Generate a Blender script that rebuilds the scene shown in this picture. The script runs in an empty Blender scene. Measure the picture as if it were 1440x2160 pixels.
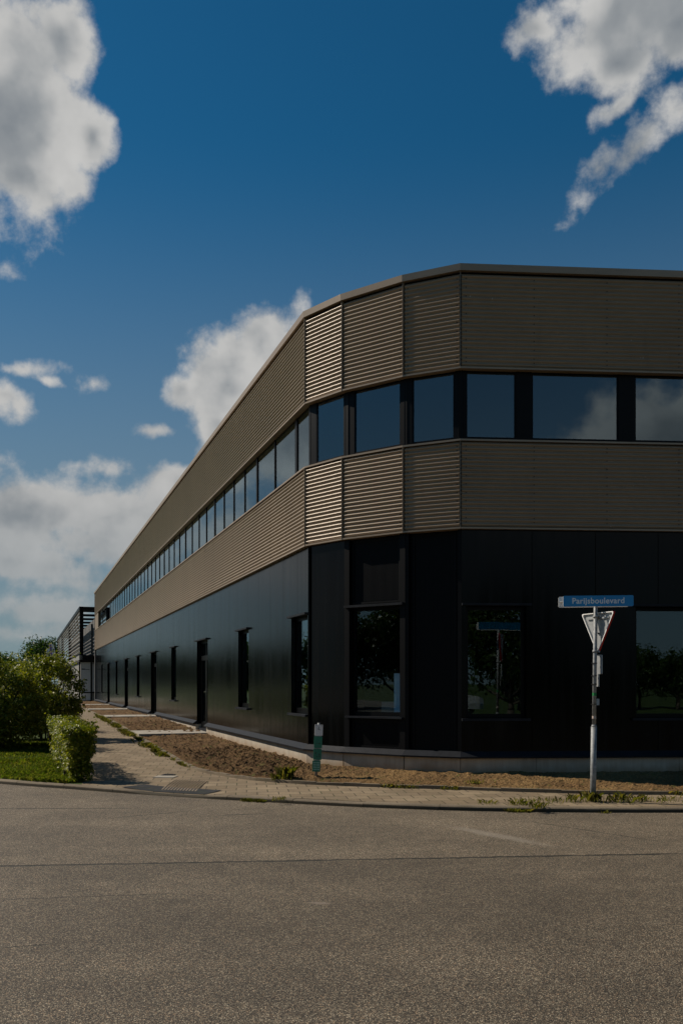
import bpy, bmesh, math, random
import numpy as np
from mathutils import Vector, Matrix, noise
R = math.radians
SC = bpy.context.scene
COL = SC.collection
random.seed(7)
RNG = np.random.default_rng(11)

# ------------------------------------------------------------------ camera, sky, sun, exposure
cam_d = bpy.data.cameras.new('camera')
cam_d.sensor_fit = 'VERTICAL'; cam_d.sensor_height = 36.0; cam_d.sensor_width = 24.0
cam_d.lens = 36.0 * 1900 / 2160
cam_d.shift_y = 363 / 2160
cam_d.clip_start = 0.1; cam_d.clip_end = 6000
cam = bpy.data.objects.new('camera', cam_d); COL.objects.link(cam)
cam.location = (0, 0, 1.6); cam.rotation_euler = (R(90), 0, 0)
SC.camera = cam
SC.view_settings.view_transform = 'Standard'; SC.view_settings.look = 'None'
SC.view_settings.gamma = 1.0; SC.view_settings.exposure = -0.12
SC.cycles.max_bounces = 6; SC.cycles.transparent_max_bounces = 12
SC.cycles.caustics_reflective = False; SC.cycles.caustics_refractive = False
SUN_EL, SUN_A = 41.0, 20.0                     # elevation; degrees past due left, towards the back
S_DIR = Vector((-math.cos(R(SUN_A)) * math.cos(R(SUN_EL)), math.sin(R(SUN_A)) * math.cos(R(SUN_EL)), math.sin(R(SUN_EL))))


class G:
    """tiny helper for node trees"""
    def __init__(s, nt): s.nt = nt; nt.nodes.clear()
    def add(s, typ, props=None, **inp):
        n = s.nt.nodes.new(typ)
        for k, v in (props or {}).items(): setattr(n, k, v)
        for k, v in inp.items():
            key = int(k[1:]) if k[0] == 'i' and k[1:].isdigit() else k.replace('_', ' ')
            s.set(n, key, v)
        return n
    def set(s, n, key, v):
        sock = n.inputs[key]
        if isinstance(v, bpy.types.NodeSocket): s.nt.links.new(v, sock)
        elif isinstance(v, bpy.types.Node): s.nt.links.new(v.outputs[0], sock)
        else: sock.default_value = v
    def m(s, op, a, b=None, c=None, clamp=False):
        n = s.add('ShaderNodeMath', {'operation': op, 'use_clamp': clamp}, i0=a)
        if b is not None: s.set(n, 1, b)
        if c is not None: s.set(n, 2, c)
        return n.outputs[0]
    def v(s, op, a, b=None):
        n = s.add('ShaderNodeVectorMath', {'operation': op}, i0=a)
        if b is not None: s.set(n, 3 if op == 'SCALE' else 1, b)
        return n.outputs[1] if op in ('LENGTH', 'DOT_PRODUCT', 'DISTANCE') else n.outputs[0]
    def noise(s, vec, scale, detail=4, rough=0.55, dist=0.0):
        return s.add('ShaderNodeTexNoise', None, Vector=vec, Scale=scale, Detail=detail, Roughness=rough, Distortion=dist).outputs[0]
    def step(s, x, a, b, lo=0.0, hi=1.0):
        n = s.add('ShaderNodeMapRange', {'interpolation_type': 'SMOOTHSTEP'})
        s.set(n, 0, x); s.set(n, 1, a); s.set(n, 2, b); s.set(n, 3, lo); s.set(n, 4, hi)
        return n.outputs[0]
    def mix(s, f, a, b, blend='MIX'):
        n = s.add('ShaderNodeMix', {'data_type': 'RGBA', 'blend_type': blend})
        s.set(n, 0, f); s.set(n, 6, a); s.set(n, 7, b)
        return n.outputs[2]
    def ramp(s, f, stops):
        n = s.add('ShaderNodeValToRGB', None, Fac=f)
        e = n.color_ramp.elements
        while len(e) < len(stops): e.new(0.5)
        for i, (p, c) in enumerate(stops): e[i].position = p; e[i].color = (*c, 1)
        return n.outputs[0]


def rgb(*c): return (*c, 1.0)

# sky: Nishita, with cumulus at infinity placed by azimuth / elevation
W = bpy.data.worlds.new('World'); SC.world = W; W.use_nodes = True
g = G(W.node_tree)
sky = g.add('ShaderNodeTexSky', {'sky_type': 'NISHITA', 'sun_disc': False, 'sun_elevation': R(SUN_EL),
                                 'sun_rotation': R(-(90 - SUN_A)), 'altitude': 0, 'air_density': 1.0, 'dust_density': 0.1, 'ozone_density': 3.0})
SKY_GAIN = 0.054
skyc = g.add('ShaderNodeGamma', None, Color=sky.outputs[0], Gamma=1.0).outputs[0]
skyc = g.mix(1.0, skyc, rgb(0.49, 0.98, 1.10), 'MULTIPLY')
hs = g.add('ShaderNodeHueSaturation', None, Color=skyc, Saturation=1.10, Value=1.0); skyc = hs.outputs[0]
tc = g.add('ShaderNodeTexCoord'); d = g.v('NORMALIZE', tc.outputs[0])
sx = g.add('ShaderNodeSeparateXYZ', None, i0=d)
az = g.m('ARCTAN2', sx.outputs[0], sx.outputs[1]); el = g.m('ARCSINE', sx.outputs[2])
p2 = g.add('ShaderNodeCombineXYZ', None, X=az, Y=el, Z=0.0).outputs[0]
wn = g.add('ShaderNodeTexNoise', None, Vector=d, Scale=14.0, Detail=3.0, Roughness=0.6)
wv = g.v('SCALE', g.v('SUBTRACT', wn.outputs[1], (0.5, 0.5, 0.5)), 0.032)
p2 = g.v('ADD', p2, g.v('MULTIPLY', wv, (1, 1, 0)))
CLOUDS = [(-0.3500, 0.5430, 0.07, 0.0885, 0, 1.25), (-0.430, 0.5380, 0.1136, 0.1079, 0, 1.2), (-0.2963, 0.5979, 0.0337, 0.0292, 0, 1.0),
 (-0.2696, 0.5293, 0.0254, 0.0302, 0, 0.95), (-0.3400, 0.4860, 0.0448, 0.0300, 0, 1.0), (-0.3576, 0.6118, 0.0277, 0.0099, 30, 0.55),
 (-0.2950, 0.4900, 0.029, 0.0179, 0, 0.7), (0.3537, 0.6230, 0.140, 0.0380, 8, 1.2), (0.3011, 0.5868, 0.036, 0.0227, 0, 0.95),
 (0.2125, 0.615, 0.0377, 0.0189, 0, 0.75), (0.363, 0.6000, 0.0556, 0.0280, 0, 1.0), (0.3260, 0.5231, 0.0760, 0.0150, 30, 0.50),
 (0.362, 0.5370, 0.0371, 0.0130, 32, 0.50), (0.2765, 0.5080, 0.0220, 0.0150, 30, 0.50), (0.2793, 0.5467, 0.0107, 0.0066, 0, 0.42),
 (0.2963, 0.55, 0.0289, 0.0073, 25, 0.4), (-0.1257, 0.3192, 0.0492, 0.0565, 0, 1.25), (-0.0892, 0.36, 0.0392, 0.0321, 25, 1.0),
 (-0.1363, 0.2800, 0.0260, 0.0300, -20, 1.0), (-0.1669, 0.308, 0.0256, 0.0212, 0, 0.9), (-0.074, 0.3115, 0.0560, 0.0665, 0, 1.2),
 (-0.0421, 0.3995, 0.021, 0.0134, 45, 0.35), (-0.3343, 0.176, 0.1221, 0.0370, 3, 1.0), (-0.2025, 0.1950, 0.0380, 0.022, 0, 0.8),
 (-0.2524, 0.1759, 0.0938, 0.032, 0, 1.0), (-0.4424, 0.1702, 0.0946, 0.0552, 0, 1.1), (-0.2769, 0.1473, 0.0925, 0.0223, 0, 0.75),
 (-0.3437, 0.1247, 0.0746, 0.022, -5, 0.85), (-0.3107, 0.1053, 0.0525, 0.0099, -6, 0.5), (-0.3296, 0.0785, 0.0707, 0.0178, 0, 0.62),
 (-0.3437, 0.0535, 0.0653, 0.0148, 0, 0.55), (-0.2622, 0.226, 0.0400, 0.0100, 10, 0.4), (-0.1771, 0.2100, 0.0300, 0.0220, 0, .9),
 (-0.1412, 0.1950, 0.0400, 0.0300, 0, .9), (-0.3599, 0.2887, 0.0286, 0.019, 0, 0.85), (-0.3437, 0.3197, 0.028, 0.0089, 12, 0.55),
 (-0.3154, 0.3126, 0.0143, 0.0045, -10, 0.4), (-0.2671, 0.3132, 0.0137, 0.0092, 0, 0.4), (-0.2025, 0.2682, 0.0202, 0.0067, -8, 0.38),
 # beyond the left edge and behind the camera: what the windows mirror
 (-0.62, 0.27, 0.16, 0.06, 8, 1.0), (-0.70, 0.15, 0.20, 0.06, 0, 1.0), (-0.95, 0.30, 0.15, 0.07, 0, 1.0), (-1.45, 0.10, 0.2, 0.05, 0, .9),
 (2.64, 0.225, 0.11, 0.075, 0, 1.2), (2.50, 0.25, 0.15, 0.08, 0, 1.2), (2.80, 0.205, 0.09, 0.05, 0, 1.0), (1.5, 0.3, 0.3, 0.1, 0, 1.0)]
D = None
for a0, e0, ra, re, rot, st in CLOUDS:
    mp = g.add('ShaderNodeMapping', {'vector_type': 'TEXTURE'}, Vector=p2, Location=(a0, e0, 0), Rotation=(0, 0, R(rot)), Scale=(ra * 1.32, re * 1.32, 1))
    b = g.m('MULTIPLY', g.m('SUBTRACT', 1.0, g.v('LENGTH', mp.outputs[0])), st)
    D = b if D is None else g.m('SMOOTH_MAX', D, b, 0.25)
nA = g.noise(d, 20.0, 9, 0.60)
nL = g.noise(d, 13.0, 4, 0.5)
nM = g.noise(g.v('ADD', d, tuple(S_DIR * 0.020)), 13.0, 4, 0.5)
nW = g.noise(d, 9.0, 3, 0.45)
dens = g.m('ADD', D, g.m('MULTIPLY', g.m('SUBTRACT', nA, 0.5), 1.6))
mask = g.step(dens, 0.0, 0.52)
lit = g.m('ADD', 0.5, g.m('MULTIPLY', g.m('SUBTRACT', nL, nM), 3.2), clamp=True)
thick = g.step(g.m('ADD', D, g.m('MULTIPLY', g.m('SUBTRACT', nW, 0.5), 2.4)), 0.30, 1.15)
fine = g.m('MULTIPLY', g.m('SUBTRACT', nA, 0.5), 0.32)
shade = g.m('ADD', g.m('SUBTRACT', g.m('ADD', 0.66, g.m('MULTIPLY', lit, 0.36)), g.m('MULTIPLY', g.m('MULTIPLY', thick, g.step(el, 0.10, 0.45, 0.24, 0.54)), 1.0)), fine, clamp=True)
ccol = g.ramp(shade, [(0.0, (0.20, 0.235, 0.275)), (0.45, (0.385, 0.41, 0.43)), (0.8, (0.66, 0.66, 0.65)), (1.0, (0.74, 0.735, 0.72))])
hz = g.step(el, 0.03, 0.36, 0.74, 1.0)
ccol = g.mix(1.0, ccol, g.add('ShaderNodeCombineXYZ', None, X=hz, Y=hz, Z=hz).outputs[0], 'MULTIPLY')
mask = g.m('MULTIPLY', mask, g.step(el, -0.02, 0.26, 0.50, 1.0))
CLOUD_GAIN = 0.83
skyl = g.mix(1.0, skyc, rgb(SKY_GAIN, SKY_GAIN, SKY_GAIN), 'MULTIPLY')
skyl = g.mix(g.step(el, -0.02, 0.56, 0.88, 0.0), skyl, rgb(0.215, 0.265, 0.300))
cl = g.mix(1.0, ccol, rgb(CLOUD_GAIN, CLOUD_GAIN, CLOUD_GAIN), 'MULTIPLY')
bg = g.add('ShaderNodeBackground', None, Color=g.mix(mask, skyl, cl), Strength=1.0)
g.add('ShaderNodeOutputWorld', None, Surface=bg.outputs[0])

sun_d = bpy.data.lights.new('sun', 'SUN'); sun_d.energy = 5.0; sun_d.angle = R(0.53); sun_d.color = (1.0, 0.89, 0.75)
sun = bpy.data.objects.new('sun', sun_d); COL.objects.link(sun)
sun.rotation_euler = S_DIR.to_track_quat('Z', 'Y').to_euler(); sun.location = (-30, 20, 40)

# ------------------------------------------------------------------ materials
MAT = {}
def new_mat(name):
    m = bpy.data.materials.new(name); m.use_nodes = True
    MAT[name] = m
    return G(m.node_tree)
def finish(g, color, rough=0.6, metal=0.0, spec=0.5, bump=None, bstr=0.3, bdist=0.01, extra=None):
    p = g.add('ShaderNodeBsdfPrincipled', None, Base_Color=color, Roughness=rough, Metallic=metal)
    p.inputs['Specular IOR Level'].default_value = spec
    if bump is not None:
        b = g.add('ShaderNodeBump', None, Strength=bstr, Distance=bdist, Height=bump); g.set(p, 'Normal', b.outputs[0])
    for k, v in (extra or {}).items(): g.set(p, k, v)
    g.add('ShaderNodeOutputMaterial', None, Surface=p.outputs[0])
    return p
def pos(g): return g.add('ShaderNodeNewGeometry').outputs['Position']
def plain(name, c, rough=0.5, metal=0.0, spec=0.5, var=0.12, nscale=6.0, bstr=0.0):
    g = new_mat(name); P = pos(g)
    n = g.noise(P, nscale, 5, 0.6)
    f = g.step(n, 0.3, 0.7, 1 - var, 1 + var)
    col = g.mix(1.0, rgb(*c), g.add('ShaderNodeCombineXYZ', None, X=f, Y=f, Z=f).outputs[0], 'MULTIPLY')
    finish(g, col, rough, metal, spec, bump=g.noise(P, nscale * 12, 4) if bstr else None, bstr=bstr, bdist=0.004)

# asphalt with exposed stones, lane joint and cracks
g = new_mat('asphalt'); P = pos(g)
v1 = g.add('ShaderNodeTexVoronoi', {'feature': 'F1'}, Vector=P, Scale=145.0, Randomness=1.0)
sv = g.add('ShaderNodeSeparateColor', None, i0=v1.outputs['Color'])
stone = g.ramp(sv.outputs[0], [(0.0, (0.028, 0.024, 0.020)), (0.34, (0.095, 0.080, 0.063)), (0.62, (0.20, 0.170, 0.132)), (0.86, (0.33, 0.28, 0.215)), (1.0, (0.60, 0.53, 0.43))])
warm = g.mix(g.step(sv.outputs[1], 0.55, 0.95, 0.0, 0.5), stone, g.mix(1.0, stone, rgb(1.25, 0.86, 0.62), 'MULTIPLY'))
edge = g.step(v1.outputs['Distance'], 0.30, 0.62)
warm = g.mix(g.m('MULTIPLY', edge, 0.7), warm, rgb(0.026, 0.023, 0.019))
big = g.step(g.noise(P, 0.55, 5, 0.6), 0.3, 0.7, 0.80, 1.16)
med = g.step(g.noise(P, 3.5, 5, 0.65), 0.3, 0.7, 0.88, 1.10)
fl = g.m('MULTIPLY', g.m('MULTIPLY', big, med), g.step(g.noise(g.v('MULTIPLY', P, (0.10, 0.9, 1)), 1.0, 4, 0.6), 0.35, 0.65, 0.90, 1.08))
sp = g.add('ShaderNodeSeparateXYZ', None, i0=P)
X, Y = sp.outputs[0], sp.outputs[1]
wob = g.m('SUBTRACT', g.noise(P, 5.0, 6, 0.7), 0.5)
lane = g.m('SUBTRACT', Y, g.m('ADD', g.m('MULTIPLY', X, 0.095), 8.20))
lane2 = g.m('ADD', lane, g.m('MULTIPLY', wob, 0.07))
fl = g.m('MULTIPLY', fl, g.step(lane2, -0.05, 0.05, 0.88, 1.12))
warm = g.mix(1.0, warm, rgb(1.10, 1.06, 0.93), 'MULTIPLY')
col = g.mix(1.0, warm, g.add('ShaderNodeCombineXYZ', None, X=fl, Y=fl, Z=fl).outputs[0], 'MULTIPLY')
def crack(ax, ay, bx, by, w):
    L = math.hypot(bx - ax, by - ay); ux, uy = (bx - ax) / L, (by - ay) / L
    dx = g.m('SUBTRACT', X, ax); dy = g.m('SUBTRACT', Y, ay)
    t = g.m('ADD', g.m('MULTIPLY', dx, ux), g.m('MULTIPLY', dy, uy))
    n = g.m('ADD', g.m('MULTIPLY', dx, -uy), g.m('MULTIPLY', dy, ux))
    n = g.m('ABSOLUTE', g.m('ADD', n, g.m('MULTIPLY', wob, 0.10)))
    inside = g.m('MULTIPLY', g.step(t, 0, 0.3), g.step(t, L, L - 0.3))
    ww = g.m('MULTIPLY', inside, g.m('MULTIPLY', w, g.step(g.noise(P, 7.0, 4), 0.25, 0.6, 0.25, 1.3)))
    return g.step(n, g.m('MULTIPLY', ww, 0.4), g.m('ADD', ww, 0.001), 1.0, 0.0)
cr = crack(-9, 7.35, 3.3, 8.51, 0.036)
for c in [(-6.5, 11.55, -2.6, 11.6, 0.024), (-2.75, 10.75, -1.9, 11.35, 0.022), (-1.55, 10.95, -0.85, 11.15, 0.034), (2.1, 10.6, 3.35, 9.0, 0.014), (-3.6, 6.5, -1.2, 6.9, 0.010), (-3.2, 5.1, -1.6, 5.6, 0.009)]:
    cr = g.m('MAXIMUM', cr, crack(*c))
cr = g.m('MULTIPLY', cr, 0.93)
col = g.mix(cr, col, rgb(0.008, 0.009, 0.006))
def smear(cx, cy, ax, w, l, amt):
    dx = g.m('SUBTRACT', X, cx); dy = g.m('SUBTRACT', Y, cy)
    c_, s_ = math.cos(R(ax)), math.sin(R(ax))
    t = g.m('DIVIDE', g.m('ADD', g.m('MULTIPLY', dx, c_), g.m('MULTIPLY', dy, s_)), l)
    n = g.m('DIVIDE', g.m('ADD', g.m('MULTIPLY', dx, -s_), g.m('MULTIPLY', dy, c_)), w)
    r = g.m('SQRT', g.m('ADD', g.m('MULTIPLY', t, t), g.m('MULTIPLY', n, n)))
    return g.m('MULTIPLY', g.step(g.m('ADD', r, g.m('MULTIPLY', wob, 0.9)), 0.35, 1.1, 1.0, 0.0), amt)
col = g.mix(smear(1.62, 9.55, -56, 0.13, 0.85, 0.50), col, rgb(0.30, 0.26, 0.205))
col = g.mix(smear(-0.16, 6.58, -8, 0.05, 0.11, 0.6), col, rgb(0.27, 0.22, 0.17))
hgt = g.m('SUBTRACT', g.m('SUBTRACT', 1.0, g.m('MULTIPLY', edge, 0.8)), g.m('MULTIPLY', cr, 3.0))
finish(g, col, 0.75, 0, 0.4, bump=hgt, bstr=0.55, bdist=0.005)

# concrete paving tiles 30 x 30
def tiles(name, ca, cb, ang, grass=True):
    g = new_mat(name); P = pos(g)
    mp = g.add('ShaderNodeMapping', {'vector_type': 'POINT'}, Vector=P, Rotation=(0, 0, R(ang)))
    br = g.add('ShaderNodeTexBrick', {'offset': 0.5}, Vector=mp.outputs[0], Scale=1.0)
    for k, v in (('Color1', rgb(0, 0, 0)), ('Color2', rgb(1, 1, 1)), ('Mortar', rgb(0.5, 0.5, 0.5)), ('Mortar Size', 0.0062), ('Mortar Smooth', 0.15), ('Bias', 0.0), ('Brick Width', 0.30), ('Row Height', 0.30)):
        br.inputs[k].default_value = v
    tone = g.add('ShaderNodeSeparateColor', None, i0=br.outputs[0]).outputs[0]
    col = g.mix(g.step(tone, 0.0, 1.0), rgb(*ca), rgb(*cb))
    f = g.m('MULTIPLY', g.step(g.noise(P, 1.6, 5, 0.6), 0.3, 0.7, 0.84, 1.14), g.step(g.noise(P, 60, 3), 0.3, 0.7, 0.85, 1.12))
    col = g.mix(1.0, col, g.add('ShaderNodeCombineXYZ', None, X=f, Y=f, Z=f).outputs[0], 'MULTIPLY')
    col = g.mix(g.m('MULTIPLY', g.step(g.noise(P, 9.0, 4), 0.55, 0.72), 0.3), col, rgb(0.13, 0.10, 0.065))
    moss = g.mix(g.step(g.noise(P, 2.2, 4), 0.45, 0.6), rgb(0.035, 0.028, 0.02), rgb(0.03, 0.045, 0.012))
    col = g.mix(br.outputs[1], col, moss)
    h = g.m('SUBTRACT', g.m('MULTIPLY', tone, 0.35), br.outputs[1])
    h = g.m('ADD', h, g.m('MULTIPLY', g.noise(P, 120, 3), 0.12))
    finish(g, col, 0.85, 0, 0.3, bump=h, bstr=0.7, bdist=0.008)
tiles('paving_tiles', (0.195, 0.146, 0.090), (0.26, 0.20, 0.128), -6.0)
tiles('dark_tiles', (0.014, 0.016, 0.019), (0.026, 0.029, 0.032), 24.0)
g = new_mat('kerb_stone'); P = pos(g)
f = g.m('MULTIPLY', g.step(g.noise(P, 1.2, 4), 0.3, 0.7, 0.8, 1.15), g.step(g.noise(P, 80, 3), 0.3, 0.7, 0.82, 1.15))
col = g.mix(1.0, rgb(0.185, 0.148, 0.102), g.add('ShaderNodeCombineXYZ', None, X=f, Y=f, Z=f).outputs[0], 'MULTIPLY')
col = g.mix(g.m('MULTIPLY', g.step(g.noise(P, 3.0, 5), 0.5, 0.7), 0.5), col, rgb(0.10, 0.085, 0.05))
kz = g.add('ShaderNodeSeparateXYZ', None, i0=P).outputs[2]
col = g.mix(g.step(g.m('ADD', kz, g.m('MULTIPLY', g.m('SUBTRACT', g.noise(P, 12, 4), 0.5), 0.02)), 0.026, 0.046, 0.85, 0.0), col, rgb(0.028, 0.024, 0.014))  # shade of the kerb's front face put into the colour, dark low down
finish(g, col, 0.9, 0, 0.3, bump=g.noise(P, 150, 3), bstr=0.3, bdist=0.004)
plain('tactile_tile', (0.26, 0.20, 0.13), 0.85, var=0.15, nscale=5.0)
plain('concrete_slab', (0.33, 0.30, 0.25), 0.85, var=0.12, nscale=3.0, bstr=0.2)
# plinth: cast concrete, soil splashes near its foot
g = new_mat('plinth_concrete'); P = pos(g)
sp = g.add('ShaderNodeSeparateXYZ', None, i0=P)
st = g.noise(g.v('MULTIPLY', P, (14, 14, 1.2)), 1.0, 4, 0.6)
f = g.m('MULTIPLY', g.step(g.noise(P, 1.1, 5, 0.6), 0.3, 0.7, 0.82, 1.12), g.step(st, 0.3, 0.7, 0.9, 1.08))
col = g.mix(1.0, rgb(0.41, 0.36, 0.29), g.add('ShaderNodeCombineXYZ', None, X=f, Y=f, Z=f).outputs[0], 'MULTIPLY')
dirt = g.step(g.m('ADD', sp.outputs[2], g.m('MULTIPLY', g.m('SUBTRACT', g.noise(P, 4.0, 5), 0.5), 0.22)), 0.17, 0.36, 0.75, 0.0)
col = g.mix(dirt, col, rgb(0.26, 0.165, 0.085))
finish(g, col, 0.85, 0, 0.3, bump=g.noise(P, 90, 3), bstr=0.12, bdist=0.004)
# soil
g = new_mat('soil'); P = pos(g)
n1 = g.noise(P, 2.2, 6, 0.65); n2 = g.noise(P, 38, 4, 0.7)
col = g.ramp(g.m('ADD', g.m('MULTIPLY', n1, 0.5), g.m('MULTIPLY', n2, 0.5)), [(0.34, (0.036, 0.021, 0.010)), (0.5, (0.105, 0.060, 0.026)), (0.64, (0.19, 0.115, 0.052)), (0.78, (0.27, 0.18, 0.09))])
sx_ = g.add('ShaderNodeSeparateXYZ', None, i0=P)
sandy = g.m('MULTIPLY', g.step(sx_.outputs[0], -1.5, 0.8), g.step(g.noise(P, 1.3, 5), 0.38, 0.6, 0.3, 0.85))
col = g.mix(sandy, col, g.ramp(n2, [(0.32, (0.11, 0.062, 0.023)), (0.5, (0.22, 0.132, 0.053)), (0.7, (0.33, 0.22, 0.10))]))
col = g.mix(g.m('MULTIPLY', g.step(g.noise(P, 6.0, 5, 0.7), 0.56, 0.68), 0.65), col, rgb(0.075, 0.095, 0.022))
col = g.mix(g.step(g.noise(P, 55, 2), 0.70, 0.74), col, rgb(0.30, 0.26, 0.20))
finish(g, col, 0.95, 0, 0.15, bump=n2, bstr=0.6, bdist=0.02)
# lawn soil colour under the blades, far ground
g = new_mat('lawn_ground'); P = pos(g)
col = g.ramp(g.noise(P, 1.5, 6, 0.65), [(0.3, (0.030, 0.050, 0.010)), (0.6, (0.055, 0.085, 0.016)), (0.75, (0.085, 0.090, 0.028))])
finish(g, col, 0.9, 0, 0.2, bump=g.noise(P, 40, 4), bstr=0.6, bdist=0.03)
# corrugated champagne steel
g = new_mat('champagne_steel'); P = pos(g)
f = g.step(g.noise(P, 0.8, 5, 0.6), 0.3, 0.7, 0.93, 1.06)
stn = g.noise(g.v('MULTIPLY', P, (5, 5, 0.8)), 1.0, 5, 0.65)
f = g.m('MULTIPLY', f, g.step(stn, 0.55, 0.8, 1.0, 0.86))
col = g.mix(1.0, rgb(0.290, 0.220, 0.152), g.add('ShaderNodeCombineXYZ', None, X=f, Y=f, Z=f).outputs[0], 'MULTIPLY')
col = g.mix(g.step(g.noise(g.v('MULTIPLY', P, (1, 1, 0.35)), 17.0, 2), 0.765, 0.79), col, rgb(0.5, 0.47, 0.42))
finish(g, col, 0.36, 0.10, 0.6)
# black cladding: slightly glossy, faintly wavy sheet metal with vertical dust runs
g = new_mat('black_cladding'); P = pos(g)
stn = g.noise(g.v('MULTIPLY', P, (9, 9, 0.35)), 1.0, 5, 0.6)
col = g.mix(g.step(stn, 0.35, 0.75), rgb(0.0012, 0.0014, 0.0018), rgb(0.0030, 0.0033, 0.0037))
col = g.mix(g.m('MULTIPLY', g.step(g.noise(P, 26, 2), 0.74, 0.78), 0.4), col, rgb(0.06, 0.06, 0.06))
rr = g.step(stn, 0.3, 0.75, 0.13, 0.24)
wv = g.noise(g.v('MULTIPLY', P, (2.2, 2.2, 0.6)), 1.0, 2, 0.4)
finish(g, col, rr, 0, 0.14, bump=wv, bstr=0.25, bdist=0.012)
plain('black_ribbed', (0.0016, 0.0018, 0.0024), 0.5, spec=.14, var=0.2)
plain('black_frame', (0.0016, 0.0018, 0.0024), 0.42, spec=.14, var=0.2)
plain('blue_black_trim', (0.014, 0.016, 0.020), 0.55, spec=.12, var=0.2)
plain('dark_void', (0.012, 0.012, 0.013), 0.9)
plain('roof_felt', (0.05, 0.05, 0.05), 0.9)
plain('screw_dark', (0.012, 0.010, 0.008), 0.5)
# glass
def glass(name, f0, tint):
    g = new_mat(name); P = pos(g); ge = g.add('ShaderNodeNewGeometry')
    b = g.add('ShaderNodeBump', None, Strength=0.035, Distance=0.02, Height=g.noise(P, 1.4, 2))
    c = g.m('ABSOLUTE', g.v('DOT_PRODUCT', ge.outputs['Normal'], ge.outputs['Incoming']))
    fr = g.m('ADD', f0, g.m('MULTIPLY', 1 - f0, g.m('POWER', g.m('SUBTRACT', 1.0, c, clamp=True), 5.0)))
    gl = g.add('ShaderNodeBsdfGlossy', None, Color=rgb(0.78, 0.93, 1.0), Roughness=0.0); g.set(gl, 'Normal', b.outputs[0])
    tr = g.add('ShaderNodeBsdfTransparent', None, Color=rgb(*tint))
    mx = g.add('ShaderNodeMixShader', None, i0=fr, i1=tr.outputs[0], i2=gl.outputs[0])
    g.add('ShaderNodeOutputMaterial', None, Surface=mx.outputs[0])
glass('window_glass', 0.13, (0.42, 0.46, 0.48))
glass('ground_glass', 0.05, (0.90, 0.92, 0.92))
plain('pale_blue_board', (0.42, 0.62, 0.74), 0.5, var=0.05)
plain('interior_wall', (0.30, 0.27, 0.23), 0.9)
plain('steel_handle', (0.62, 0.62, 0.62), 0.25, metal=1.0)
plain('galvanised', (0.25, 0.26, 0.26), 0.62, metal=0.25, var=0.25, nscale=25)
plain('sign_blue', (0.010, 0.25, 0.54), 0.42, var=0.04)
plain('sign_white', (0.86, 0.85, 0.82), 0.45, var=0.04)
plain('sign_grey_back', (0.36, 0.37, 0.37), 0.5, metal=0.3, var=0.10, nscale=14)
plain('sign_red', (0.42, 0.012, 0.016), 0.4, var=0.05)
plain('sign_green', (0.006, 0.145, 0.085), 0.4, var=0.08)
plain('marker_white', (0.62, 0.60, 0.58), 0.55, var=0.08, nscale=30)
plain('mark_ink', (0.02, 0.025, 0.025), 0.6)
plain('mark_pale', (0.35, 0.55, 0.45), 0.6)
plain('sticker_green', (0.02, 0.22, 0.06), 0.5)
plain('sticker_pale', (0.52, 0.42, 0.36), 0.6)
plain('iron', (0.03, 0.028, 0.026), 0.6, var=0.3, nscale=30)
plain('slat_metal', (0.30, 0.29, 0.27), 0.45, metal=0.2)
plain('white_panel', (0.52, 0.52, 0.51), 0.5, var=0.05)
plain('grey_render', (0.10, 0.10, 0.10), 0.8)
plain('purple_cloth', (0.20, 0.10, 0.42), 0.8)
plain('white_cloth', (0.75, 0.75, 0.78), 0.8)
plain('blue_sheet', (0.02, 0.16, 0.34), 0.4)
plain('car_paint', (0.62, 0.63, 0.64), 0.25, var=0.02)
plain('car_rubber', (0.015, 0.015, 0.015), 0.8)
plain('light_render', (0.55, 0.54, 0.52), 0.8)
plain('bark', (0.07, 0.055, 0.04), 0.95, var=0.3, nscale=12, bstr=0.4)
# leaves
def leafmat(name, lo, mid, hi, trans=0.35, gloss=0.45):
    g = new_mat(name); P = pos(g)
    ri = g.add('ShaderNodeNewGeometry').outputs['Random Per Island']
    n = g.noise(P, 1.7, 3)
    f = g.m('ADD', g.m('MULTIPLY', ri, 0.6), g.m('MULTIPLY', n, 0.4))
    col = g.ramp(f, [(0.15, lo), (0.5, mid), (0.85, hi)])
    p = g.add('ShaderNodeBsdfPrincipled', None, Base_Color=col, Roughness=gloss)
    p.inputs['Specular IOR Level'].default_value = 0.22
    t = g.add('ShaderNodeBsdfTranslucent', None, Color=g.mix(1.0, col, rgb(1.5, 1.6, 0.6), 'MULTIPLY'))
    mx = g.add('ShaderNodeMixShader', None, i0=trans, i1=p.outputs[0], i2=t.outputs[0])
    g.add('ShaderNodeOutputMaterial', None, Surface=mx.outputs[0])
leafmat('shrub_leaf', (0.04, 0.068, 0.008), (0.14, 0.165, 0.014), (0.36, 0.33, 0.045), trans=.30)
leafmat('hedge_leaf', (0.045, 0.072, 0.008), (0.14, 0.165, 0.014), (0.35, 0.32, 0.04), trans=.30)
leafmat('tree_leaf', (0.012, 0.032, 0.006), (0.028, 0.062, 0.010), (0.060, 0.100, 0.016))
leafmat('grass_blade', (0.040, 0.078, 0.007), (0.095, 0.135, 0.012), (0.24, 0.21, 0.05), trans=0.4, gloss=0.6)
leafmat('weed_blade', (0.05, 0.07, 0.010), (0.12, 0.125, 0.020), (0.28, 0.22, 0.07), trans=0.35, gloss=0.6)


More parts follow.
